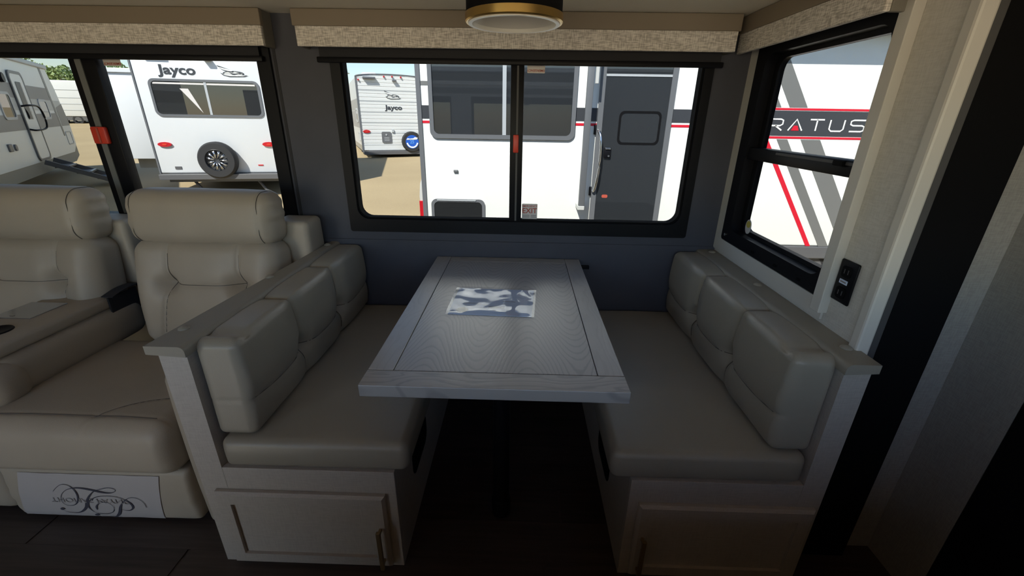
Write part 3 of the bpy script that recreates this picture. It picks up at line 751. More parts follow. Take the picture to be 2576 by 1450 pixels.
# console folded down between the seats
def cd(x, y, z, n): return n*(.006*(1-(z/.09)**2))+n*.002*noise.noise(Vector((x*6, y*6, z*6)))
obj('console_top', box(-2.005, -1.742, 1.13, 1.72, .615, .662, bev=.014, seg=3), 'vinyl_sofa', sf, True, 40)
cb = pad('console_body', (-1.865, 1.46, .535), (.135, .29, .083), .05, 'vinyl_sofa', sf, .02, cd)
pad('console_front', (-1.87, 1.175, .525), (.16, .07, .08), .06, 'vinyl_sofa', sf, .02, cd)
pad('console_base', (-1.955, 1.18, .16), (.14, .085, .14), .04, 'vinyl_sofa', sf, .02, cd)
bm = BM(); add_box(bm, -2.0, -1.85, 1.40, 1.545, .662, .666, bev=.001); pt = obj('charge_plate', bm, 'silver', sf); pt['label'] = 'silver flush plate'
obj('plate_tab', box(-1.945, -1.93, 1.415, 1.421, .666, .668), 'chrome', pt)
obj('cup_holder', lathe([(0, .001), (.036, .0015), (.040, .004), (.045, .004), (.047, .0), (.040, -.02), (0, -.02)], 28, Matrix.Translation((-1.865, 1.30, .6625))), 'black_plastic', sf, True, 40)
def strap(x, w): 
    pts = catmull([(1.60, .672), (1.68, .685), (1.76, .672), (1.80, .60), (1.79, .50)], 6); bm = BM()
    for a, b in zip(pts, pts[1:]):
        v = [bm.verts.new(p) for p in ((x, a[0], a[1]), (x+w, a[0], a[1]), (x+w, b[0], b[1]), (x, b[0], b[1]))]; bm.faces.new(v)
    bmesh.ops.remove_doubles(bm, verts=bm.verts, dist=1e-5); bmesh.ops.solidify(bm, geom=bm.faces[:], thickness=.004)
    return obj('hinge_strap', bm, 'black_fabric', sf, True, 40)
strap(-1.99, .05); strap(-1.762, .05)
obj('console_side_strap', box(-1.742, -1.735, 1.60, 1.74, .57, .664, bev=.002), 'black_fabric', sf)
# rear blocks, right arm
def rb(x, y, z, n): return n*.004*(1-(z/.35)**2)
pad('rear_block', (-1.86, 1.86, .62), (.115, .075, .335), .022, 'vinyl_sofa', sf, .03, rb)
pad('rear_block', (-1.012, 1.86, .62), (.082, .075, .345), .022, 'vinyl_sofa', sf, .03, rb)
pad('armrest', (-1.048, 1.30, .325), (.060, .215, .32), .03, 'vinyl_sofa', sf, .025, lambda x, y, z, n: n*.006*(1-(z/.33)**2))
obj('base_rail', box(-2.4, -1.0, 1.25, 1.90, .015, .12), 'black_soft', sf)
for x in (-1.08, -1.6, -2.3): obj('foot', box(x-.02, x+.02, 1.3, 1.34, 0, .02), 'black_soft', sf)
# clear maker's sleeve on the footrest
def yfoot(z):                      # front surface of the footrest cushion
    zc = z-.139; r = .018; d = max(0, abs(zc)-(.117-r)); return 1.085+r-math.sqrt(max(0, r*r-min(d, r)**2))-.010*(1-(zc/.12)**2)
def onfoot(u, v, h=0):             # u,v in 0..1 over the sleeve
    z = .030+.205*v; x = (-1.775+.055*v)+(.513-.017*v)*u; return Vector((x, yfoot(z)-.0025-h, z))
bm = BM(); G = [[bm.verts.new(onfoot(i/20, j/14, .0015*noise.noise(Vector((i*.4, j*.3, 1))))) for j in range(15)] for i in range(21)]
for i in range(20):
    for j in range(14): bm.faces.new((G[i][j], G[i+1][j], G[i+1][j+1], G[i][j+1]))
simple('sleeve', (.50, .465, .45), .22, spec=.7)
sl = obj('plastic_sleeve', bm, 'sleeve', sf, True)
sl['label'] = "clear sleeve printed with a script monogram"
def cp(cx, cy): return ((cx-10)/2400, 1-(cy-150)/790)
def place(a, b, h): return onfoot(a, b, .0022+h)
bm = BM()
def stroke(pts, w): 
    c = catmull([(*p, ww) for p, ww in zip(pts, w)], 8); 
    q = [cp(p[0], p[1]) for p in c]; n = len(q); Lf, Rt = [], []
    for i_, (p, cc) in enumerate(zip(q, c)):
        a_, b_ = q[max(0, i_-1)], q[min(n-1, i_+1)]; dx, dy = (b_[0]-a_[0])*.5, (b_[1]-a_[1])*.205; l = math.hypot(dx, dy) or 1; hw = max(.0007, cc[2]*.00010)
        Lf.append(place(p[0]-dy/l*hw/.5, p[1]+dx/l*hw/.205, 0)); Rt.append(place(p[0]+dy/l*hw/.5, p[1]-dx/l*hw/.205, 0))
    for i_ in range(n-1): bm.faces.new([bm.verts.new(v_) for v_ in (Lf[i_], Lf[i_+1], Rt[i_+1], Rt[i_])])
T = [(605, 440), (660, 380), (740, 325), (830, 318), (910, 350), (970, 410), (1010, 500), (1000, 600), (950, 670), (870, 700), (790, 690), (735, 640), (720, 560), (750, 480), (830, 410), (940, 375), (1080, 370), (1250, 395), (1420, 430), (1560, 440), (1650, 415), (1670, 385), (1630, 360), (1540, 352), (1430, 375), (1330, 405), (1270, 440), (1200, 520), (1150, 620), (1120, 720), (1060, 790), (980, 835), (880, 852), (780, 838), (720, 805)]
stroke(T, [9, 9, 9, 9, 12, 20, 28, 26, 20, 10, 9, 9, 9, 9, 12, 20, 30, 34, 32, 20, 10, 9, 9, 9, 10, 12, 18, 34, 48, 54, 46, 24, 10, 9, 9])
Pp = [(1300, 770), (1295, 710), (1340, 650), (1420, 615), (1500, 620), (1575, 670), (1590, 740), (1550, 810), (1460, 850), (1360, 855), (1260, 830), (1190, 770), (1160, 690), (1190, 610), (1280, 540), (1400, 505), (1560, 495), (1720, 520), (1840, 575), (1910, 640), (1920, 710), (1870, 755), (1800, 765), (1720, 745)]
stroke(Pp, [20, 32, 24, 12, 9, 9, 10, 12, 12, 9, 9, 16, 30, 28, 16, 10, 9, 10, 16, 34, 36, 24, 10, 9])
stroke([(2155, 690), (2130, 610), (2060, 540), (1960, 510), (1870, 525), (1780, 590), (1710, 690), (1680, 790), (1640, 860), (1560, 920), (1400, 930), (1300, 900)], [14, 10, 9, 9, 10, 16, 36, 54, 52, 26, 9, 9])
for cx, cy in ((697, 775), (1265, 880)):
    bm.faces.new([bm.verts.new(place(*cp(cx+38*math.cos(2*math.pi*k/14), cy+25*math.sin(2*math.pi*k/14)), 0)) for k in range(14)])
obj('script_monogram', bm, 'ink', sl)
a = place(*cp(1200, 590), 0)
text('maker_text', 'THOMAS PAYNE', .030, 'ink_faint', sl, M_on_y(a.x, a.y+.0004, a.z, 1.25, -1), .0, .0002)

# ================================================================== OUTSIDE
def zg(y): return -.66+.0375*y            # the lot rises gently away from the trailer
bm = BM(); n = 30
gx = [-140+280*i/n for i in range(n+1)]; gy = [-60, -10, 0, 5, 10, 20, 40, 80, 160, 240]
V = [[bm.verts.new((x, y, zg(min(y, 60)))) for y in gy] for x in gx]
for i in range(n):
    for j in range(len(gy)-1): bm.faces.new((V[i][j], V[i+1][j], V[i+1][j+1], V[i][j+1]))
struct('ground', bm, 'lot')

# ---- the outer shell of the trailer we stand in
bm = BM(); holed(bm, 'y', WB+.05, WB+.062, -3.38, 1.0, -.10, 1.86, [H1, H2]); sh = struct('wall_outside', bm, 'stripe_shell_b')
for z0, z1, mt in ((.55, .80, 'stripe_shell_a'), (1.72, 1.80, 'stripe_shell_a'), (-.10, .12, 'stripe_black')):
    obj('stripe', box(-3.38, 1.0, WB+.062, WB+.064, z0, z1), mt, sh)
struct('wall_outside_main', box(1.0, 5.5, 1.15, 1.19, -.2, 2.12), 'stripe_shell_b')
struct('wall_outside_rear', box(-6.5, -3.38, 1.15, 1.19, -.2, 2.12), 'stripe_shell_b')
struct('roof_outside', box(-6.5, 5.5, -1.5, 1.19, 2.10, 2.16), 'roof_membrane')
struct('roof_slide', box(-3.38, 1.0, .95, WB+.08, 1.84, 1.89), 'roof_membrane')
struct('underfloor', box(-6.5, 5.5, -1.45, 1.15, -.30, -.07), 'skirt')

def wheel(parent, plane, c, r, w, rim='silver', name='wheel'):
    """tyre with rim; plane 'y': axle along y at c"""
    rot = Matrix.Rotation(math.pi/2, 4, 'X') if plane == 'y' else Matrix.Rotation(math.pi/2, 4, 'Y')
    M = Matrix.Translation(c) @ rot
    t = obj(name, lathe([(r*.60, -w/2), (r*.92, -w/2), (r, -w*.3), (r, w*.3), (r*.92, w/2), (r*.60, w/2), (r*.60, -w/2)], 36, M), 'rubber', parent, True, 40)
    return t, M

def bird_emblem(parent, pl, s):
    """winged bird badge over a dark oval; pl(a,b,h) places unit coordinates"""
    bm = BM(); add_prism(bm, [pl(.52+.36*math.cos(2*math.pi*k/28), .36+.22*math.sin(2*math.pi*k/28), 0) for k in range(28)], pl(0, 0, .004)-pl(0, 0, 0)); e = obj('emblem', bm, 'stripe_black', parent)
    def poly(nm, pts, mt, h0, h1):
        bm = BM(); add_prism(bm, [pl(*p, h0) for p in pts], pl(0, 0, h1)-pl(0, 0, h0)); obj(nm, bm, mt, e)
    poly('emblem_face', [(.52+.31*math.cos(2*math.pi*k/28), .36+.17*math.sin(2*math.pi*k/28)) for k in range(28)], 'gelcoat_grey', .004, .006)
    for pts in ([(.0, 1.0), (.10, .93), (.40, .68), (.55, .52), (.50, .44), (.34, .50), (.16, .66)], [(.08, .40), (.20, .30), (.45, .22), (.62, .30), (.80, .27), (1.0, .24), (.88, .14), (.66, .12), (.36, .10), (.16, .22)]):
        poly('wing_outline', pts, 'stripe_black', .006, .008)
        cx = sum(p[0] for p in pts)/len(pts); cy = sum(p[1] for p in pts)/len(pts)
        poly('wing', [(cx+(p[0]-cx)*.84, cy+(p[1]-cy)*.58) for p in pts], 'gelcoat', .008, .010)
    poly('breast', [(.38, .46), (.48, .28), (.56, .24), (.66, .36), (.52, .36)], 'stripe_black', .008, .011)
    poly('head', [(.62, .44), (.74, .48), (.82, .40), (.74, .34)], 'stripe_black', .008, .011)

# ---- the white travel trailer parked right behind the slide-out
NY = 4.5
nt_ = thing('travel_trailer', 'white travel trailer with black band and red stripes close outside the dinette window', 'trailer', (3, NY+1.2, zg(5)))
obj('body', box(-1.03, 7.2, NY, NY+2.4, .155, 2.66, bev=.02, seg=3), 'gelcoat', nt_, True, 40)
obj('roof', box(-1.05, 7.2, NY-.02, NY+2.42, 2.64, 2.72, bev=.02), 'roof_membrane', nt_)
obj('skirt', box(-1.0, 7.2, NY+.03, NY+2.37, -.12, .155), 'skirt', nt_)
obj('corner_molding', box(-1.045, -1.0, NY-.012, NY+.03, .1, 2.66, bev=.004), 'frame_grey', nt_)
bm = BM(); add_prism(bm, [(-1.03, NY+.02, .25), (-1.07, NY+.03, .36), (-1.085, NY+.03, .6), (-1.07, NY+.03, .74), (-1.03, NY+.02, .85)], (0, .5, 0)); rc = obj('rear_cap', bm, 'gelcoat_grey', nt_)
obj('side_tail_light', box(-1.088, -1.045, NY+.015, NY+.03, .36, .56, bev=.004), 'tail_red', rc)
yd = NY-.003
def decal(nm, pts, mt, par=nt_, y=yd, d=.0025): bm = BM(); add_prism(bm, [(x, y, z) for x, z in pts], (0, d, 0)); return obj(nm, bm, mt, par)
def rectp(x0, x1, z0, z1): return [(x0, z0), (x1, z0), (x1, z1), (x0, z1)]
decal('black_band', rectp(-1.0, 2.12, 1.376, 1.497), 'stripe_black')
decal('red_line', rectp(-1.0, 2.12, 1.334, 1.357), 'stripe_red')
decal('upper_stripe', rectp(-1.0, -.90, 1.675, 1.712), 'stripe_grey')
decal('black_band', [(2.12, 1.376), (2.22, 1.272), (3.46, 1.272), (3.58, 1.50), (2.12, 1.50)], 'stripe_black')
decal('red_line', rectp(2.10, 3.60, 1.505, 1.524), 'stripe_red')
decal('red_line', rectp(2.19, 3.44, 1.246, 1.266), 'stripe_red')
def slant(nm, x0, x1, zt, zb, mt, k=.655, zr=1.25): decal(nm, [(x0+k*(zr-zt), zt), (x1+k*(zr-zt), zt), (x1+k*(zr-zb), zb), (x0+k*(zr-zb), zb)], mt)
slant('grey_stripe', 2.745, 2.915, 2.10, 1.53, 'stripe_grey'); slant('grey_stripe', 2.60, 2.665, 2.10, 1.53, 'stripe_grey')
slant('red_stripe', 2.365, 2.415, 1.24, .158, 'stripe_red'); slant('grey_stripe', 2.50, 2.605, 1.24, .158, 'stripe_grey'); slant('grey_stripe', 2.735, 2.925, 1.24, .158, 'stripe_grey')
# lettering STRATUS, thin wide strokes
LET = {'S': [[(1, 1), (.18, 1), (0, .9), (0, .62), (.18, .52), (.82, .52), (1, .42), (1, .1), (.82, 0), (0, 0)]], 'T': [[(0, 1), (1, 1)], [(.5, 1), (.5, 0)]],
       'R': [[(0, 0), (0, 1), (.82, 1), (1, .9), (1, .55), (.82, .42), (.02, .42)], [(.5, .42), (1, 0)]], 'A': [[(0, 0), (.5, 1), (1, 0)]], 'U': [[(0, 1), (0, .18), (.16, 0), (.84, 0), (1, .18), (1, 1)]]}
w, pit, x0, z0, ht = .135, .197, 2.395-2*.197, 1.322, .102
for i, ch in enumerate('STRATUS'):
    bm = BM()
    for s in LET[ch]:
        pts = [(x0+i*pit+a*w, z0+b*ht) for a, b in s]; add_ribbon(bm, pts, .0135, lambda a, b, h: Vector((a, yd-.001-h, b)), .0015)
    obj('letter', bm, 'gelcoat', nt_)
    if ch == 'A': decal('letter_accent', [(x0+i*pit+.030, z0), (x0+i*pit+w-.030, z0), (x0+i*pit+w*.5+.018, z0+.045), (x0+i*pit+w*.5-.018, z0+.045)], 'stripe_red', y=yd-.003)
# window
wn_ = obj('window', ring('y', NY-.022, .03, (-.925, .512, 1.195, 2.02), (-.885, .472, 1.235, 1.98), .07, .05, 8), 'frame_grey', nt_, True, 40)
obj('pane', plate('y', NY-.010, .006, (-.885, .472, 1.235, 1.98), .05), 'tint_glass', wn_)
obj('window_mullion', box(-.205, -.168, NY-.018, NY-.008, 1.235, 1.98), 'frame_light', wn_)
# entry door
dr = obj('door', ring('y', NY-.030, .035, (.724, 1.445, .08, 2.08), (.775, 1.395, .13, 2.03), .03, .02), 'frame_grey', nt_, True, 40)
obj('door_slab', plate('y', NY-.020, .015, (.775, 1.395, .13, 2.03), .02), 'tint_glass', dr)
obj('door_window', ring('y', NY-.024, .006, (.935, 1.345, 1.165, 1.475), (.955, 1.325, 1.185, 1.455), .05, .04), 'black_soft', dr)
obj('door_top_rail', box(.775, 1.395, NY-.026, NY-.020, 1.775, 1.795), 'frame_light', dr)
kb = obj('door_latch', box(.815, .885, NY-.045, NY-.020, 1.035, 1.135, bev=.01), 'black_plastic', dr, True, 40)
obj('latch_lever', box(.825, .875, NY-.055, NY-.045, 1.115, 1.133, bev=.003), 'chrome', kb); obj('lock_cylinder', disc('y', NY-.050, .006, .862, 1.055, .010, seg=14), 'chrome', kb)
obj('door_sticker', plate('y', NY-.023, .002, (.835, .895, .635, .668), .012), 'red_ink', dr)
# fold-down grab handle
gh = obj('grab_handle', tube(catmull([(.735, NY-.015, 1.30), (.755, NY-.07, 1.27), (.765, NY-.10, 1.18), (.768, NY-.10, .98), (.755, NY-.09, .80), (.74, NY-.06, .71), (.735, NY-.015, .70)], 6), .011, 10), 'chrome', nt_, True)
for zz in (1.30, .70): obj('handle_bracket', box(.70, .75, NY-.025, NY, zz-.045, zz+.045, bev=.006), 'black_plastic', gh, True, 40)
# awning: arm and roll
aw = obj('awning_arm', box(.580, .640, NY-.185, NY-.135, .555, 2.33, bev=.006), 'frame_grey', nt_, True, 40)
obj('arm_foot', box(.572, .640, NY-.19, NY, .535, .575, bev=.004), 'gelcoat_grey', aw)
obj('arm_sleeve', box(.655, .685, NY-.17, NY-.14, 1.70, 2.3, bev=.003), 'gelcoat_grey', aw)
obj('awning_roll', tube([(.50, NY-.20, 2.25), (6.0, NY-.20, 2.25)], .085, 18), 'frame_grey', nt_, True, 40)
obj('awning_rail', box(.5, 6.0, NY-.24, NY, 2.30, 2.38, bev=.01), 'gelcoat_grey', nt_)
# baggage door
bg = obj('baggage_door', ring('y', NY-.014, .02, (-.955, -.385, .185, .588), (-.925, -.415, .215, .558), .06, .045), 'frame_grey', nt_, True, 40)
obj('baggage_panel', plate('y', NY-.008, .006, (-.925, -.415, .215, .558), .045), 'tint_glass_brown', bg)
obj('baggage_latch', ring('y', NY-.018, .008, (-.72, -.63, .35, .40), (-.705, -.645, .355, .388), .012, .01), 'frame_light', bg)
obj('hinge_rail', box(-.89, -.48, NY-.022, NY-.012, .572, .584), 'frame_light', bg)
obj('side_lug', box(-.705, -.66, NY-.02, NY, .862, .890, bev=.006), 'frame_grey', nt_)
# wheels
for xx in (3.15, 4.0):
    wt, M = wheel(nt_, 'y', (xx, NY+.14, zg(NY+.14)+.34), .34, .22)
    obj('rim', lathe([(0, -.11), (.05, -.115), (.10, -.10), (.19, -.085), (.205, -.10), (.205, .0), (0, .0)], 28, M), 'silver', wt, True, 40)
obj('fender', box(2.7, 4.5, NY-.015, NY+.02, .02, .155, bev=.01), 'skirt', nt_)

# ---- rear of the white trailer seen through the sofa window
JZ = .324
jt = thing('travel_trailer', 'white travel trailer seen from behind, with spare wheel and wide rear window', 'trailer', (-7.563, 8.95, -JZ), math.radians(13), local=True)
def jr(x0, x1, y0, y1, z0, z1, **k): return box(x0, x1, y0, y1, z0+JZ, z1+JZ, **k)
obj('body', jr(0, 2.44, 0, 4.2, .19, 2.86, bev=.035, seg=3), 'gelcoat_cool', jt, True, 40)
obj('corner_molding', jr(-.015, .015, -.012, .03, .19, 2.84), 'frame_grey', jt); obj('corner_molding', jr(2.425, 2.455, -.012, .03, .19, 2.84), 'frame_grey', jt)
wj = obj('rear_window', ring('y', -.02, .03, (.225, 2.21, 1.31+JZ, 2.0+JZ), (.27, 2.165, 1.352+JZ, 1.957+JZ), .11, .08, 8), 'frame_grey', jt, True, 40)
obj('pane', plate('y', -.008, .006, (.27, 2.165, 1.352+JZ, 1.957+JZ), .08), 'tint_glass_brown', wj)
obj('window_mullion', jr(1.20, 1.245, -.015, -.006, 1.352, 1.957), 'frame_light', wj)
bm = BM(); add_prism(bm, [(.75, -.0085, 1.83+JZ), (.90, -.0085, 1.83+JZ), (1.08, -.0085, 1.38+JZ)], (0, .0005, 0)); obj('inside_blind', bm, 'sticker', wj)
obj('blind_head', jr(.30, 2.13, -.0086, -.008, 1.905, 1.935), 'sticker', wj)
text('brand_text', 'Jayco', .245, 'stripe_black', jt, M_on_y(.785, -.004, 2.155+JZ, 1.24, .95), .026, .003)
bird_emblem(jt, lambda a, b, h: Vector((1.50+a*.54, -.002-h, 2.045+JZ+b*.225)), 1)
for xx, zc in ((.232, .775), (2.192, .785)):
    tl = obj('tail_light', disc('y', -.035, .035, xx, zc+JZ, .125, .046), 'tail_red', jt); obj('tail_lens', disc('y', -.040, .006, xx, zc+JZ, .045, .018), 'red_plastic', tl)
for xx in (.55, 1.22, 1.89): obj('marker_light', jr(xx-.05, xx+.05, -.03, 0, 2.70, 2.735, bev=.008), 'tail_red', jt)
obj('upper_light', jr(.22, .60, -.11, 0, 2.42, 2.48, bev=.01), 'frame_grey', jt)
obj('camera_mount', jr(1.30, 1.43, -.11, 0, 2.33, 2.38, bev=.01), 'frame_grey', jt)
sp, M = wheel(jt, 'y', (1.20, -.14, .475+JZ), .365, .20, name='spare_wheel')
obj('rim_dish', lathe([(0, .06), (.06, .075), (.10, .03), (.225, .03), (.235, .09), (.215, .10), (.215, -.05), (0, -.05)], 32, M), 'stripe_black', sp, True, 40)
for k in range(11):
    a = 2*math.pi*k/11; bm = BM(); c, s_ = math.cos(a), math.sin(a)
    for dd in (-.18, .18):
        add_tube(bm, [(1.20+.05*c, -.225, .475+JZ+.05*s_), (1.20+.20*math.cos(a+dd*.35), -.225, .475+JZ+.20*math.sin(a+dd*.35))], .009, 6)
    obj('spoke', bm, 'chrome', sp, True)
obj('bumper', jr(.03, 2.41, -.16, -.04, .08, .19, bev=.008), 'skirt', jt); obj('frame_rail', jr(.15, 2.3, -.04, 5, .02, .19), 'skirt', jt)
obj('plate_holder', jr(.30, .42, -.012, 0, .28, .335), 'skirt', jt); obj('reflector', jr(1.90, 2.0, -.012, 0, .345, .365), 'tail_red', jt)
for xx in (.5, 1.75): obj('stabilizer', tube([(xx, .1, .12+JZ), (xx+.2, .05, .15), (xx+.40, .05, .03)], .03, 8), 'metal_step', jt, True)
for dy in (2.2, 3.05):
    for xx in (.13, 2.31): wheel(jt, 'x', (xx, dy, .44), .34, .22)
so = obj('slide_room', jr(-.60, .01, .12, 3.6, .48, 2.09, bev=.012), 'gelcoat_cool', jt, True, 40)
obj('slide_molding', jr(-.615, -.58, .105, .14, .43, 2.12), 'frame_grey', so); obj('slide_topper', jr(-.64, .0, .08, 3.6, 2.09, 2.17, bev=.01), 'gelcoat_cool', so)
obj('slide_rail', jr(-.5, -.05, .3, .42, .28, .48), 'skirt_tan', so)

# ---- ribbed white trailer farther off, turned a little
st_ = thing('travel_trailer', 'far ribbed white trailer seen from behind with a blue spare tyre cover', 'trailer', (-5.78, 16, -.06), math.radians(24), local=True)
SW = 2.46
bm = BM(); prof = []
zz = .40
while zz < 2.72:
    prof += [(zz, 0), (zz+.085, 0), (zz+.10, .012), (zz+.115, 0)]; zz += .118
prof = [(.27, 0)]+[p for p in prof if p[0] < 2.72]+[(2.74, 0)]
rows = []
for z, d in prof: rows.append([bm.verts.new((u, d-.002, z)) for u in (.03, SW-.03)])
for a, b in zip(rows, rows[1:]): bm.faces.new((a[0], a[1], b[1], b[0]))
bk = [bm.verts.new((u, .05, z)) for z in (.27, 2.74) for u in (.03, SW-.03)]
obj('rear_skin', bm, 'alu_ribbed', st_, True, 30)
bm = BM(); arc = [(0, .27), (SW, .27), (SW, 2.66)]+[(SW/2+SW/2*math.cos(math.pi*k/10), 2.66+.10*math.sin(math.pi*k/10)) for k in range(11)]
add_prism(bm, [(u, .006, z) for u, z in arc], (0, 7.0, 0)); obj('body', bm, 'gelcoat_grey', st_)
for u0, u1 in ((-.02, .035), (SW-.035, SW+.02)): obj('corner_molding', box(u0, u1, -.02, .03, .20, 2.68), 'frame_grey', st_)
bm = BM(); add_tube(bm, [(SW/2+(SW/2+.01)*math.cos(math.pi*k/14), -.005, 2.68+.105*math.sin(math.pi*k/14)) for k in range(15)], .022, 8); obj('roof_molding', bm, 'frame_grey', st_, True)
for zz in (2.26, 1.91, 1.55, 1.20, .86, .45): obj('panel_seam', box(.03, SW-.03, -.006, .002, zz-.008, zz+.008), 'frame_light', st_)
obj('roof_vent', box(.25, .75, .2, .8, 2.70, 2.84, bev=.05), 'roof_membrane', st_); obj('roof_vent', box(1.75, 2.2, .5, 1.1, 2.68, 2.82, bev=.05), 'roof_membrane', st_)
text('brand_text', 'Jayco', .22, 'stripe_black', st_, M_on_y(1.21, -.012, 1.715, 1.26, .95), .026, .003)
bird_emblem(st_, lambda a, b, h: Vector((.90+a*.60, -.012-h, 1.97+b*.30)), 1)
for u in (.19, SW-.19):
    tl = obj('tail_light', disc('y', -.03, .03, u, .91, .125, .055), 'tail_red', st_); obj('tail_lens', disc('y', -.035, .006, u, .91, .05, .02), 'red_plastic', tl)
for u, z in ((.085, 2.58), (.95, 2.71), (1.23, 2.72), (1.53, 2.71), (SW-.085, 2.58)): obj('marker_light', box(u-.025, u+.025, -.06, 0, z-.025, z+.025, bev=.01), 'tail_red', st_)
obj('scare_light', box(.23, .65, -.14, 0, 2.62, 2.68, bev=.01), 'frame_grey', st_); obj('camera_mount', box(1.22, 1.36, -.12, 0, 2.57, 2.62, bev=.01), 'frame_grey', st_)
bg = obj('service_door', plate('y', -.03, .03, (.70, 1.04, .52, .90), .05), 'frame_grey', st_); obj('service_latch', disc('y', -.045, .016, .86, .80, .03), 'frame_light', bg)
for zz in (.60, .65, .70): obj('vent_slot', box(.78, .96, -.034, -.029, zz-.008, zz+.008), 'frame_light', bg)
obj('power_inlet', box(1.07, 1.15, -.05, 0, .88, .98, bev=.01), 'frame_light', st_)
sp, M = wheel(st_, 'y', (1.74, -.16, .56), .36, .22, name='spare_wheel')
cv = obj('tyre_cover', lathe([(0, .115), (.235, .115), (.24, .10), (0, .10)], 36, M), 'blue', sp)
bm = BM()
for k in range(20):
    a0, a1 = math.radians(190+160*k/20), math.radians(190+160*(k+1)/20)
    add_prism(bm, [(1.74+r*math.cos(a), -.277, .56+r*math.sin(a)) for a, r in ((a0, .165), (a1, .165), (a1, .215), (a0, .215))], (0, -.002, 0))
obj('cover_ring', bm, 'gelcoat', cv)
bm = BM(); add_prism(bm, [(1.53+a*.42, -.279, .62+b*.12) for a, b in ((0, .1), (.1, .6), (.3, .45), (.6, .55), (.75, .9), (1, .7), (.92, .2), (.6, .15), (.3, .2))], (0, -.002, 0)); obj('cover_swash', bm, 'gelcoat', cv)
text('cover_number', '25', .16, 'blue_light', cv, M_on_y(1.735, -.278, .555), .03, .002)
obj('bumper', box(.02, SW-.02, -.20, -.06, .12, .25, bev=.01), 'skirt', st_); obj('frame_rail', box(.2, SW-.2, -.06, 6, .12, .27), 'skirt', st_)
for u in (.35, 1.36): 
    for dy in (2.4, 3.2): wheel(st_, 'x', (u if u > 1 else .2, dy-1.2, .33), .33, .22)
# left side of that trailer
obj('side_stripe', box(-.004, .002, .3, 6.5, 1.62, 2.0), 'stripe_taupe', st_); obj('side_stripe', box(-.004, .002, .25, 6.5, 1.02, 1.6), 'stripe_taupe', st_)
sw = obj('side_window', ring('x', -.02, .02, (.55, 1.3, 1.2, 1.68), (.6, 1.25, 1.25, 1.63), .08, .06), 'frame_light', st_); obj('pane', plate('x', -.01, .006, (.6, 1.25, 1.25, 1.63), .06), 'tint_glass_brown', sw)
obj('side_hatch', ring('x', -.012, .012, (.55, 1.2, .55, .85), (.58, 1.17, .58, .82), .04, .03), 'frame_light', st_); obj('side_skirt', box(-.006, .0, .02, 6.9, .24, .42), 'skirt_tan', st_)

# ---- trailer at far left with the fold-down step, seen along its shaded side
ang = math.atan2(.815, -.58)
lt_ = thing('travel_trailer', 'white and taupe travel trailer with fold-down steps at the left edge', 'trailer', (-10.45, 9.215, -.30), ang, local=True)
bm = BM(); add_prism(bm, [(-5, 0, .62), (3.5, 0, .62), (4.05, 0, .80), (4.02, 0, 1.3), (3.75, 0, 2.25), (3.35, 0, 2.70), (-5, 0, 2.70)], (0, -0.0, 0)) if False else None
add_prism(bm, [(-5, 0, .62), (3.6, 0, .62), (4.02, 0, .80), (4.05, 0, 1.25), (3.72, 0, 2.20), (3.40, 0, 2.70), (-5, 0, 2.70)], (0, 2.4, 0)); obj('body', bm, 'gelcoat', lt_)
bm = BM(); add_prism(bm, [(-5, .01, .38), (3.5, .01, .38), (4.03, .01, .50), (4.03, .01, .80), (3.6, .01, .64), (-5, .01, .64)], (0, 2.38, 0)); obj('skirt', bm, 'skirt_tan', lt_)
obj('roof_molding', box(-5, 3.42, -.05, 2.45, 2.66, 2.76, bev=.02), 'frame_light', lt_)
bm = BM(); add_prism(bm, [(2.78, -.006, 2.66), (2.95, -.006, 2.66), (3.18, -.006, 1.06), (3.05, -.006, 1.06)], (0, .006, 0)); obj('dark_front_stripe', bm, 'stripe_grey', lt_)
obj('taupe_stripe', box(-5, 2.86, -.004, .002, 1.92, 2.20), 'stripe_taupe', lt_); obj('pale_stripe', box(-5, 3.74, -.003, .002, 1.68, 1.92), 'gelcoat_grey', lt_)
bm = BM(); add_prism(bm, [(-5, -.004, 1.28), (3.0, -.004, 1.30), (3.0, -.004, 1.62), (-5, -.004, 1.55)], (0, .006, 0)); obj('taupe_stripe', bm, 'stripe_taupe', lt_)
bm = BM(); add_prism(bm, [(3.22, -.004, 1.30), (4.04, -.004, 1.30), (3.86, -.004, 1.85), (3.16, -.004, 1.75)], (0, .006, 0)); obj('taupe_stripe', bm, 'stripe_taupe', lt_)
dd = obj('door', plate('y', -.03, .03, (.25, 1.05, .68, 2.40), .10), 'gelcoat', lt_); obj('door_frame', ring('y', -.036, .02, (.20, 1.10, .64, 2.45), (.26, 1.04, .69, 2.39), .14, .10), 'frame_grey', dd)
obj('door_window', plate('y', -.036, .008, (.46, .84, 1.50, 2.24), .05), 'tint_glass_brown', dd)
obj('grab_bar', tube(catmull([(.28, -.03, 1.76), (.4, -.14, 1.78), (.85, -.16, 1.76), (1.06, -.16, 1.62), (1.06, -.16, 1.40), (.95, -.14, 1.30), (.35, -.12, 1.28), (.28, -.03, 1.30)], 5), .018, 8), 'black_plastic', dd, True)
for x0, x1, z0, z1 in ((1.72, 2.40, 1.48, 1.93), (-.85, -.12, 1.50, 2.02)):
    sw = obj('side_window', ring('y', -.02, .02, (x0, x1, z0, z1), (x0+.05, x1-.05, z0+.05, z1-.05), .10, .07), 'frame_light', lt_); obj('pane', plate('y', -.012, .006, (x0+.05, x1-.05, z0+.05, z1-.05), .07), 'tint_glass_brown', sw)
obj('front_hatch', ring('y', -.01, .01, (3.25, 3.82, .82, 1.16), (3.28, 3.79, .85, 1.13), .06, .04), 'frame_light', lt_)
obj('side_cap', box(-1.30, -1.12, -.03, 0, .94, 1.08, bev=.01), 'frame_grey', lt_); obj('side_cap', disc('y', -.03, .03, -.92, 1.0, .06), 'frame_grey', lt_)
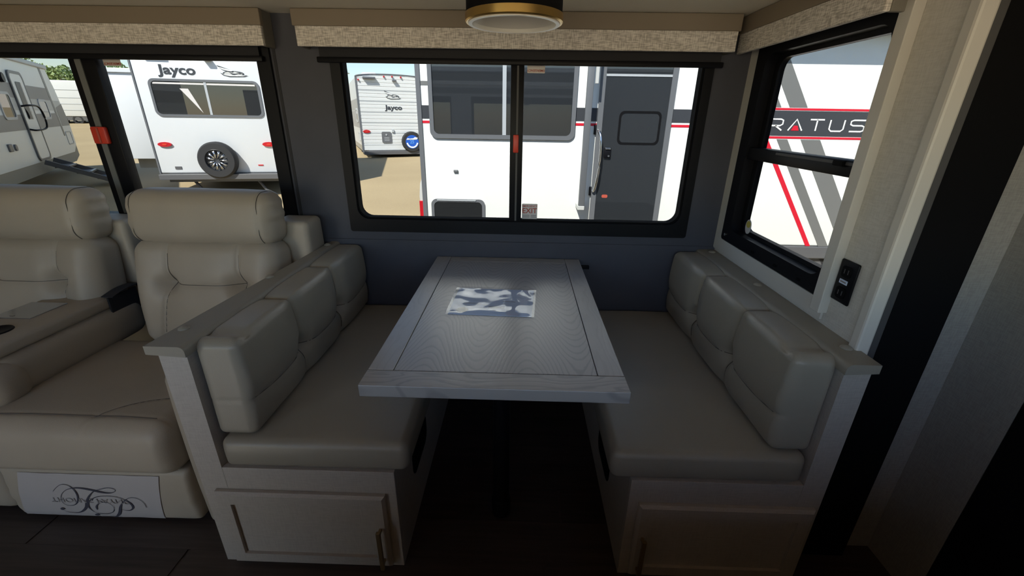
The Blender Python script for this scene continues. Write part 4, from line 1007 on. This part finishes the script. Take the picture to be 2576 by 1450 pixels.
obj('porch_light', disc('y', -.06, .06, -.25, 2.28, .09), 'black_plastic', lt_)
stp = obj('step_rail', box(.30, .34, -1.25, -.02, 0, .10, bev=.005), 'metal_step', lt_); 
for o_ in (stp,): 
    M = Matrix.Translation((0, 0, .60)) @ Matrix.Rotation(.36, 4, 'X') if False else Matrix.Translation((0, -.02, .58)) @ Matrix.Rotation(math.radians(24), 4, 'X'); o_.data.transform(M)
r2 = stp.copy(); link(r2); r2.parent = lt_; r2.location = (.70, 0, 0)
for k, (yy, z_) in enumerate(((-.30, .50), (-.62, .36), (-.94, .22))):
    tr = obj('step_tread', box(.34, 1.0, yy-.14, yy+.12, z_-.02, z_+.02, bev=.005), 'metal_step', lt_); obj('tread_edge', box(.36, .98, yy-.145, yy-.10, z_+.018, z_+.024), 'frame_light', tr)
for xx in (.32, 1.02): obj('step_leg', tube([(xx, -1.12, .16), (xx, -1.42, .01)], .018, 6), 'metal_step', lt_, True)
for dx in (-3.0, -2.1): wheel(lt_, 'y', (dx, .2, .34), .34, .22)

# ---- white trailers in the distance
def far_trailer(name, label, loc, rot, L, H, lines, win):
    t = thing(name, label, 'trailer', loc, rot, local=True, group='distant white trailers')
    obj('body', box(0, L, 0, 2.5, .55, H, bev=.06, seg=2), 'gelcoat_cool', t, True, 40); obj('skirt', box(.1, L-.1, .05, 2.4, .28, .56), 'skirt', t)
    for zz in lines: obj('side_line', box(0, L, -.012, .0, zz-.02, zz+.02), 'frame_light', t)
    for x0, x1, z0, z1 in win: obj('window', plate('y', -.03, .03, (x0, x1, z0, z1), .06), 'tint_glass_brown', t)
    for xx in (L*.35, L*.35+.9): wheel(t, 'y', (xx, .15, .33), .33, .22)
far_trailer('travel_trailer', 'distant white trailer below the trees with grey side lines', (-34.2, 30.6, zg(30.6)-.05), math.radians(18), 5.6, 2.85, (.95, 1.35, 1.75, 2.25), ((4.6, 5.2, 1.5, 2.2),))
far_trailer('travel_trailer', 'distant white trailer half hidden by the slide-out of its neighbour', (-25.6, 27.2, zg(27)-.05), math.radians(8), 7.0, 3.15, (1.0, 2.5), ((.9, 1.6, 1.7, 2.3), (3.2, 4.0, 1.6, 2.2)))

# ---- trees
def tree(label, loc, h, r):
    t = thing('tree', label, 'tree', loc, local=True, group='trees beyond the lot')
    obj('trunk', tube([(0, 0, 0), (.1, 0, h*.35), (-.1, .1, h*.7)], [.35, .26, .12], 8), 'bark', t, True)
    bm = BM(); rnd = random.Random(int(loc[0]*10))
    clumps = [(Vector((rnd.gauss(0, r*.5), rnd.gauss(0, r*.5), h*.62+rnd.gauss(0, h*.17))), r*rnd.uniform(.28, .5)) for _ in range(22)]
    for _ in range(2600):
        c, cr = rnd.choice(clumps); d = Vector((rnd.gauss(0, 1), rnd.gauss(0, 1), rnd.gauss(0, 1))).normalized()*cr*rnd.uniform(.7, 1.0)
        p = c+d; a = Vector((rnd.gauss(0, 1), rnd.gauss(0, 1), rnd.gauss(0, 1))).normalized(); b = a.cross(d+Vector((.01, 0, 0))).normalized(); s = rnd.uniform(.14, .30)
        v = [bm.verts.new(p+a*s), bm.verts.new(p+b*s*.6), bm.verts.new(p-a*s), bm.verts.new(p-b*s*.6)]; bm.faces.new(v)
    o = obj('foliage', bm, 'leaf', t, kind='stuff')
for k, (x, y, h, r, lb) in enumerate(((-61, 60.5, 5.6, 2.9, 'green leafy tree left of the window mullion in the distance'), (-65.5, 71.5, 6.2, 3.0, 'lower green leafy tree hidden partly by the mullion'), (-51.5, 59, 4.9, 2.6, 'green leafy tree right of the mullion above the slide-out'), (-76, 70, 6.2, 3.0, 'green leafy tree behind the nose of the taupe trailer'))):
    tree(lb, (x, y, zg(60)-.1), h, r)

# ---- water tower and red-roofed shed on the skyline
wt_ = thing('water_tower', 'pale water tower on legs on the skyline', 'water tower', (-46, 118, 1.5), local=True)
obj('tank', lathe([(0, 8.2), (.9, 8.35), (1.35, 9.0), (1.55, 9.6), (1.5, 10.6), (1.25, 11.3), (.6, 11.75), (0, 11.9)], 24), 'tower_paint', wt_, True)
obj('walkway', lathe([(1.55, 9.5), (1.95, 9.5), (1.95, 9.65), (1.5, 9.65)], 24), 'tower_paint', wt_, True, 40)
for k in range(4):
    a = math.pi/4+k*math.pi/2; obj('tower_leg', tube([(1.6*math.cos(a), 1.6*math.sin(a), 0), (1.1*math.cos(a), 1.1*math.sin(a), 9.0)], .12, 8), 'tower_paint', wt_, True)
obj('riser', tube([(0, 0, 0), (0, 0, 8.4)], .22, 10), 'tower_paint', wt_, True)
sd_ = thing('shed', 'low building with a dark red roof below the water tower', 'building', (-40, 92, 1.55), local=True)
obj('shed_wall', box(-6, 5, 0, 6, 0, 4.0), 'sticker', sd_)
bm = BM(); add_prism(bm, [(-6.3, -.3, 3.9), (-6.3, 3, 5.6), (-6.3, 6.3, 3.9)], (11.6, 0, 0)); obj('shed_roof', bm, 'red_roof', sd_)
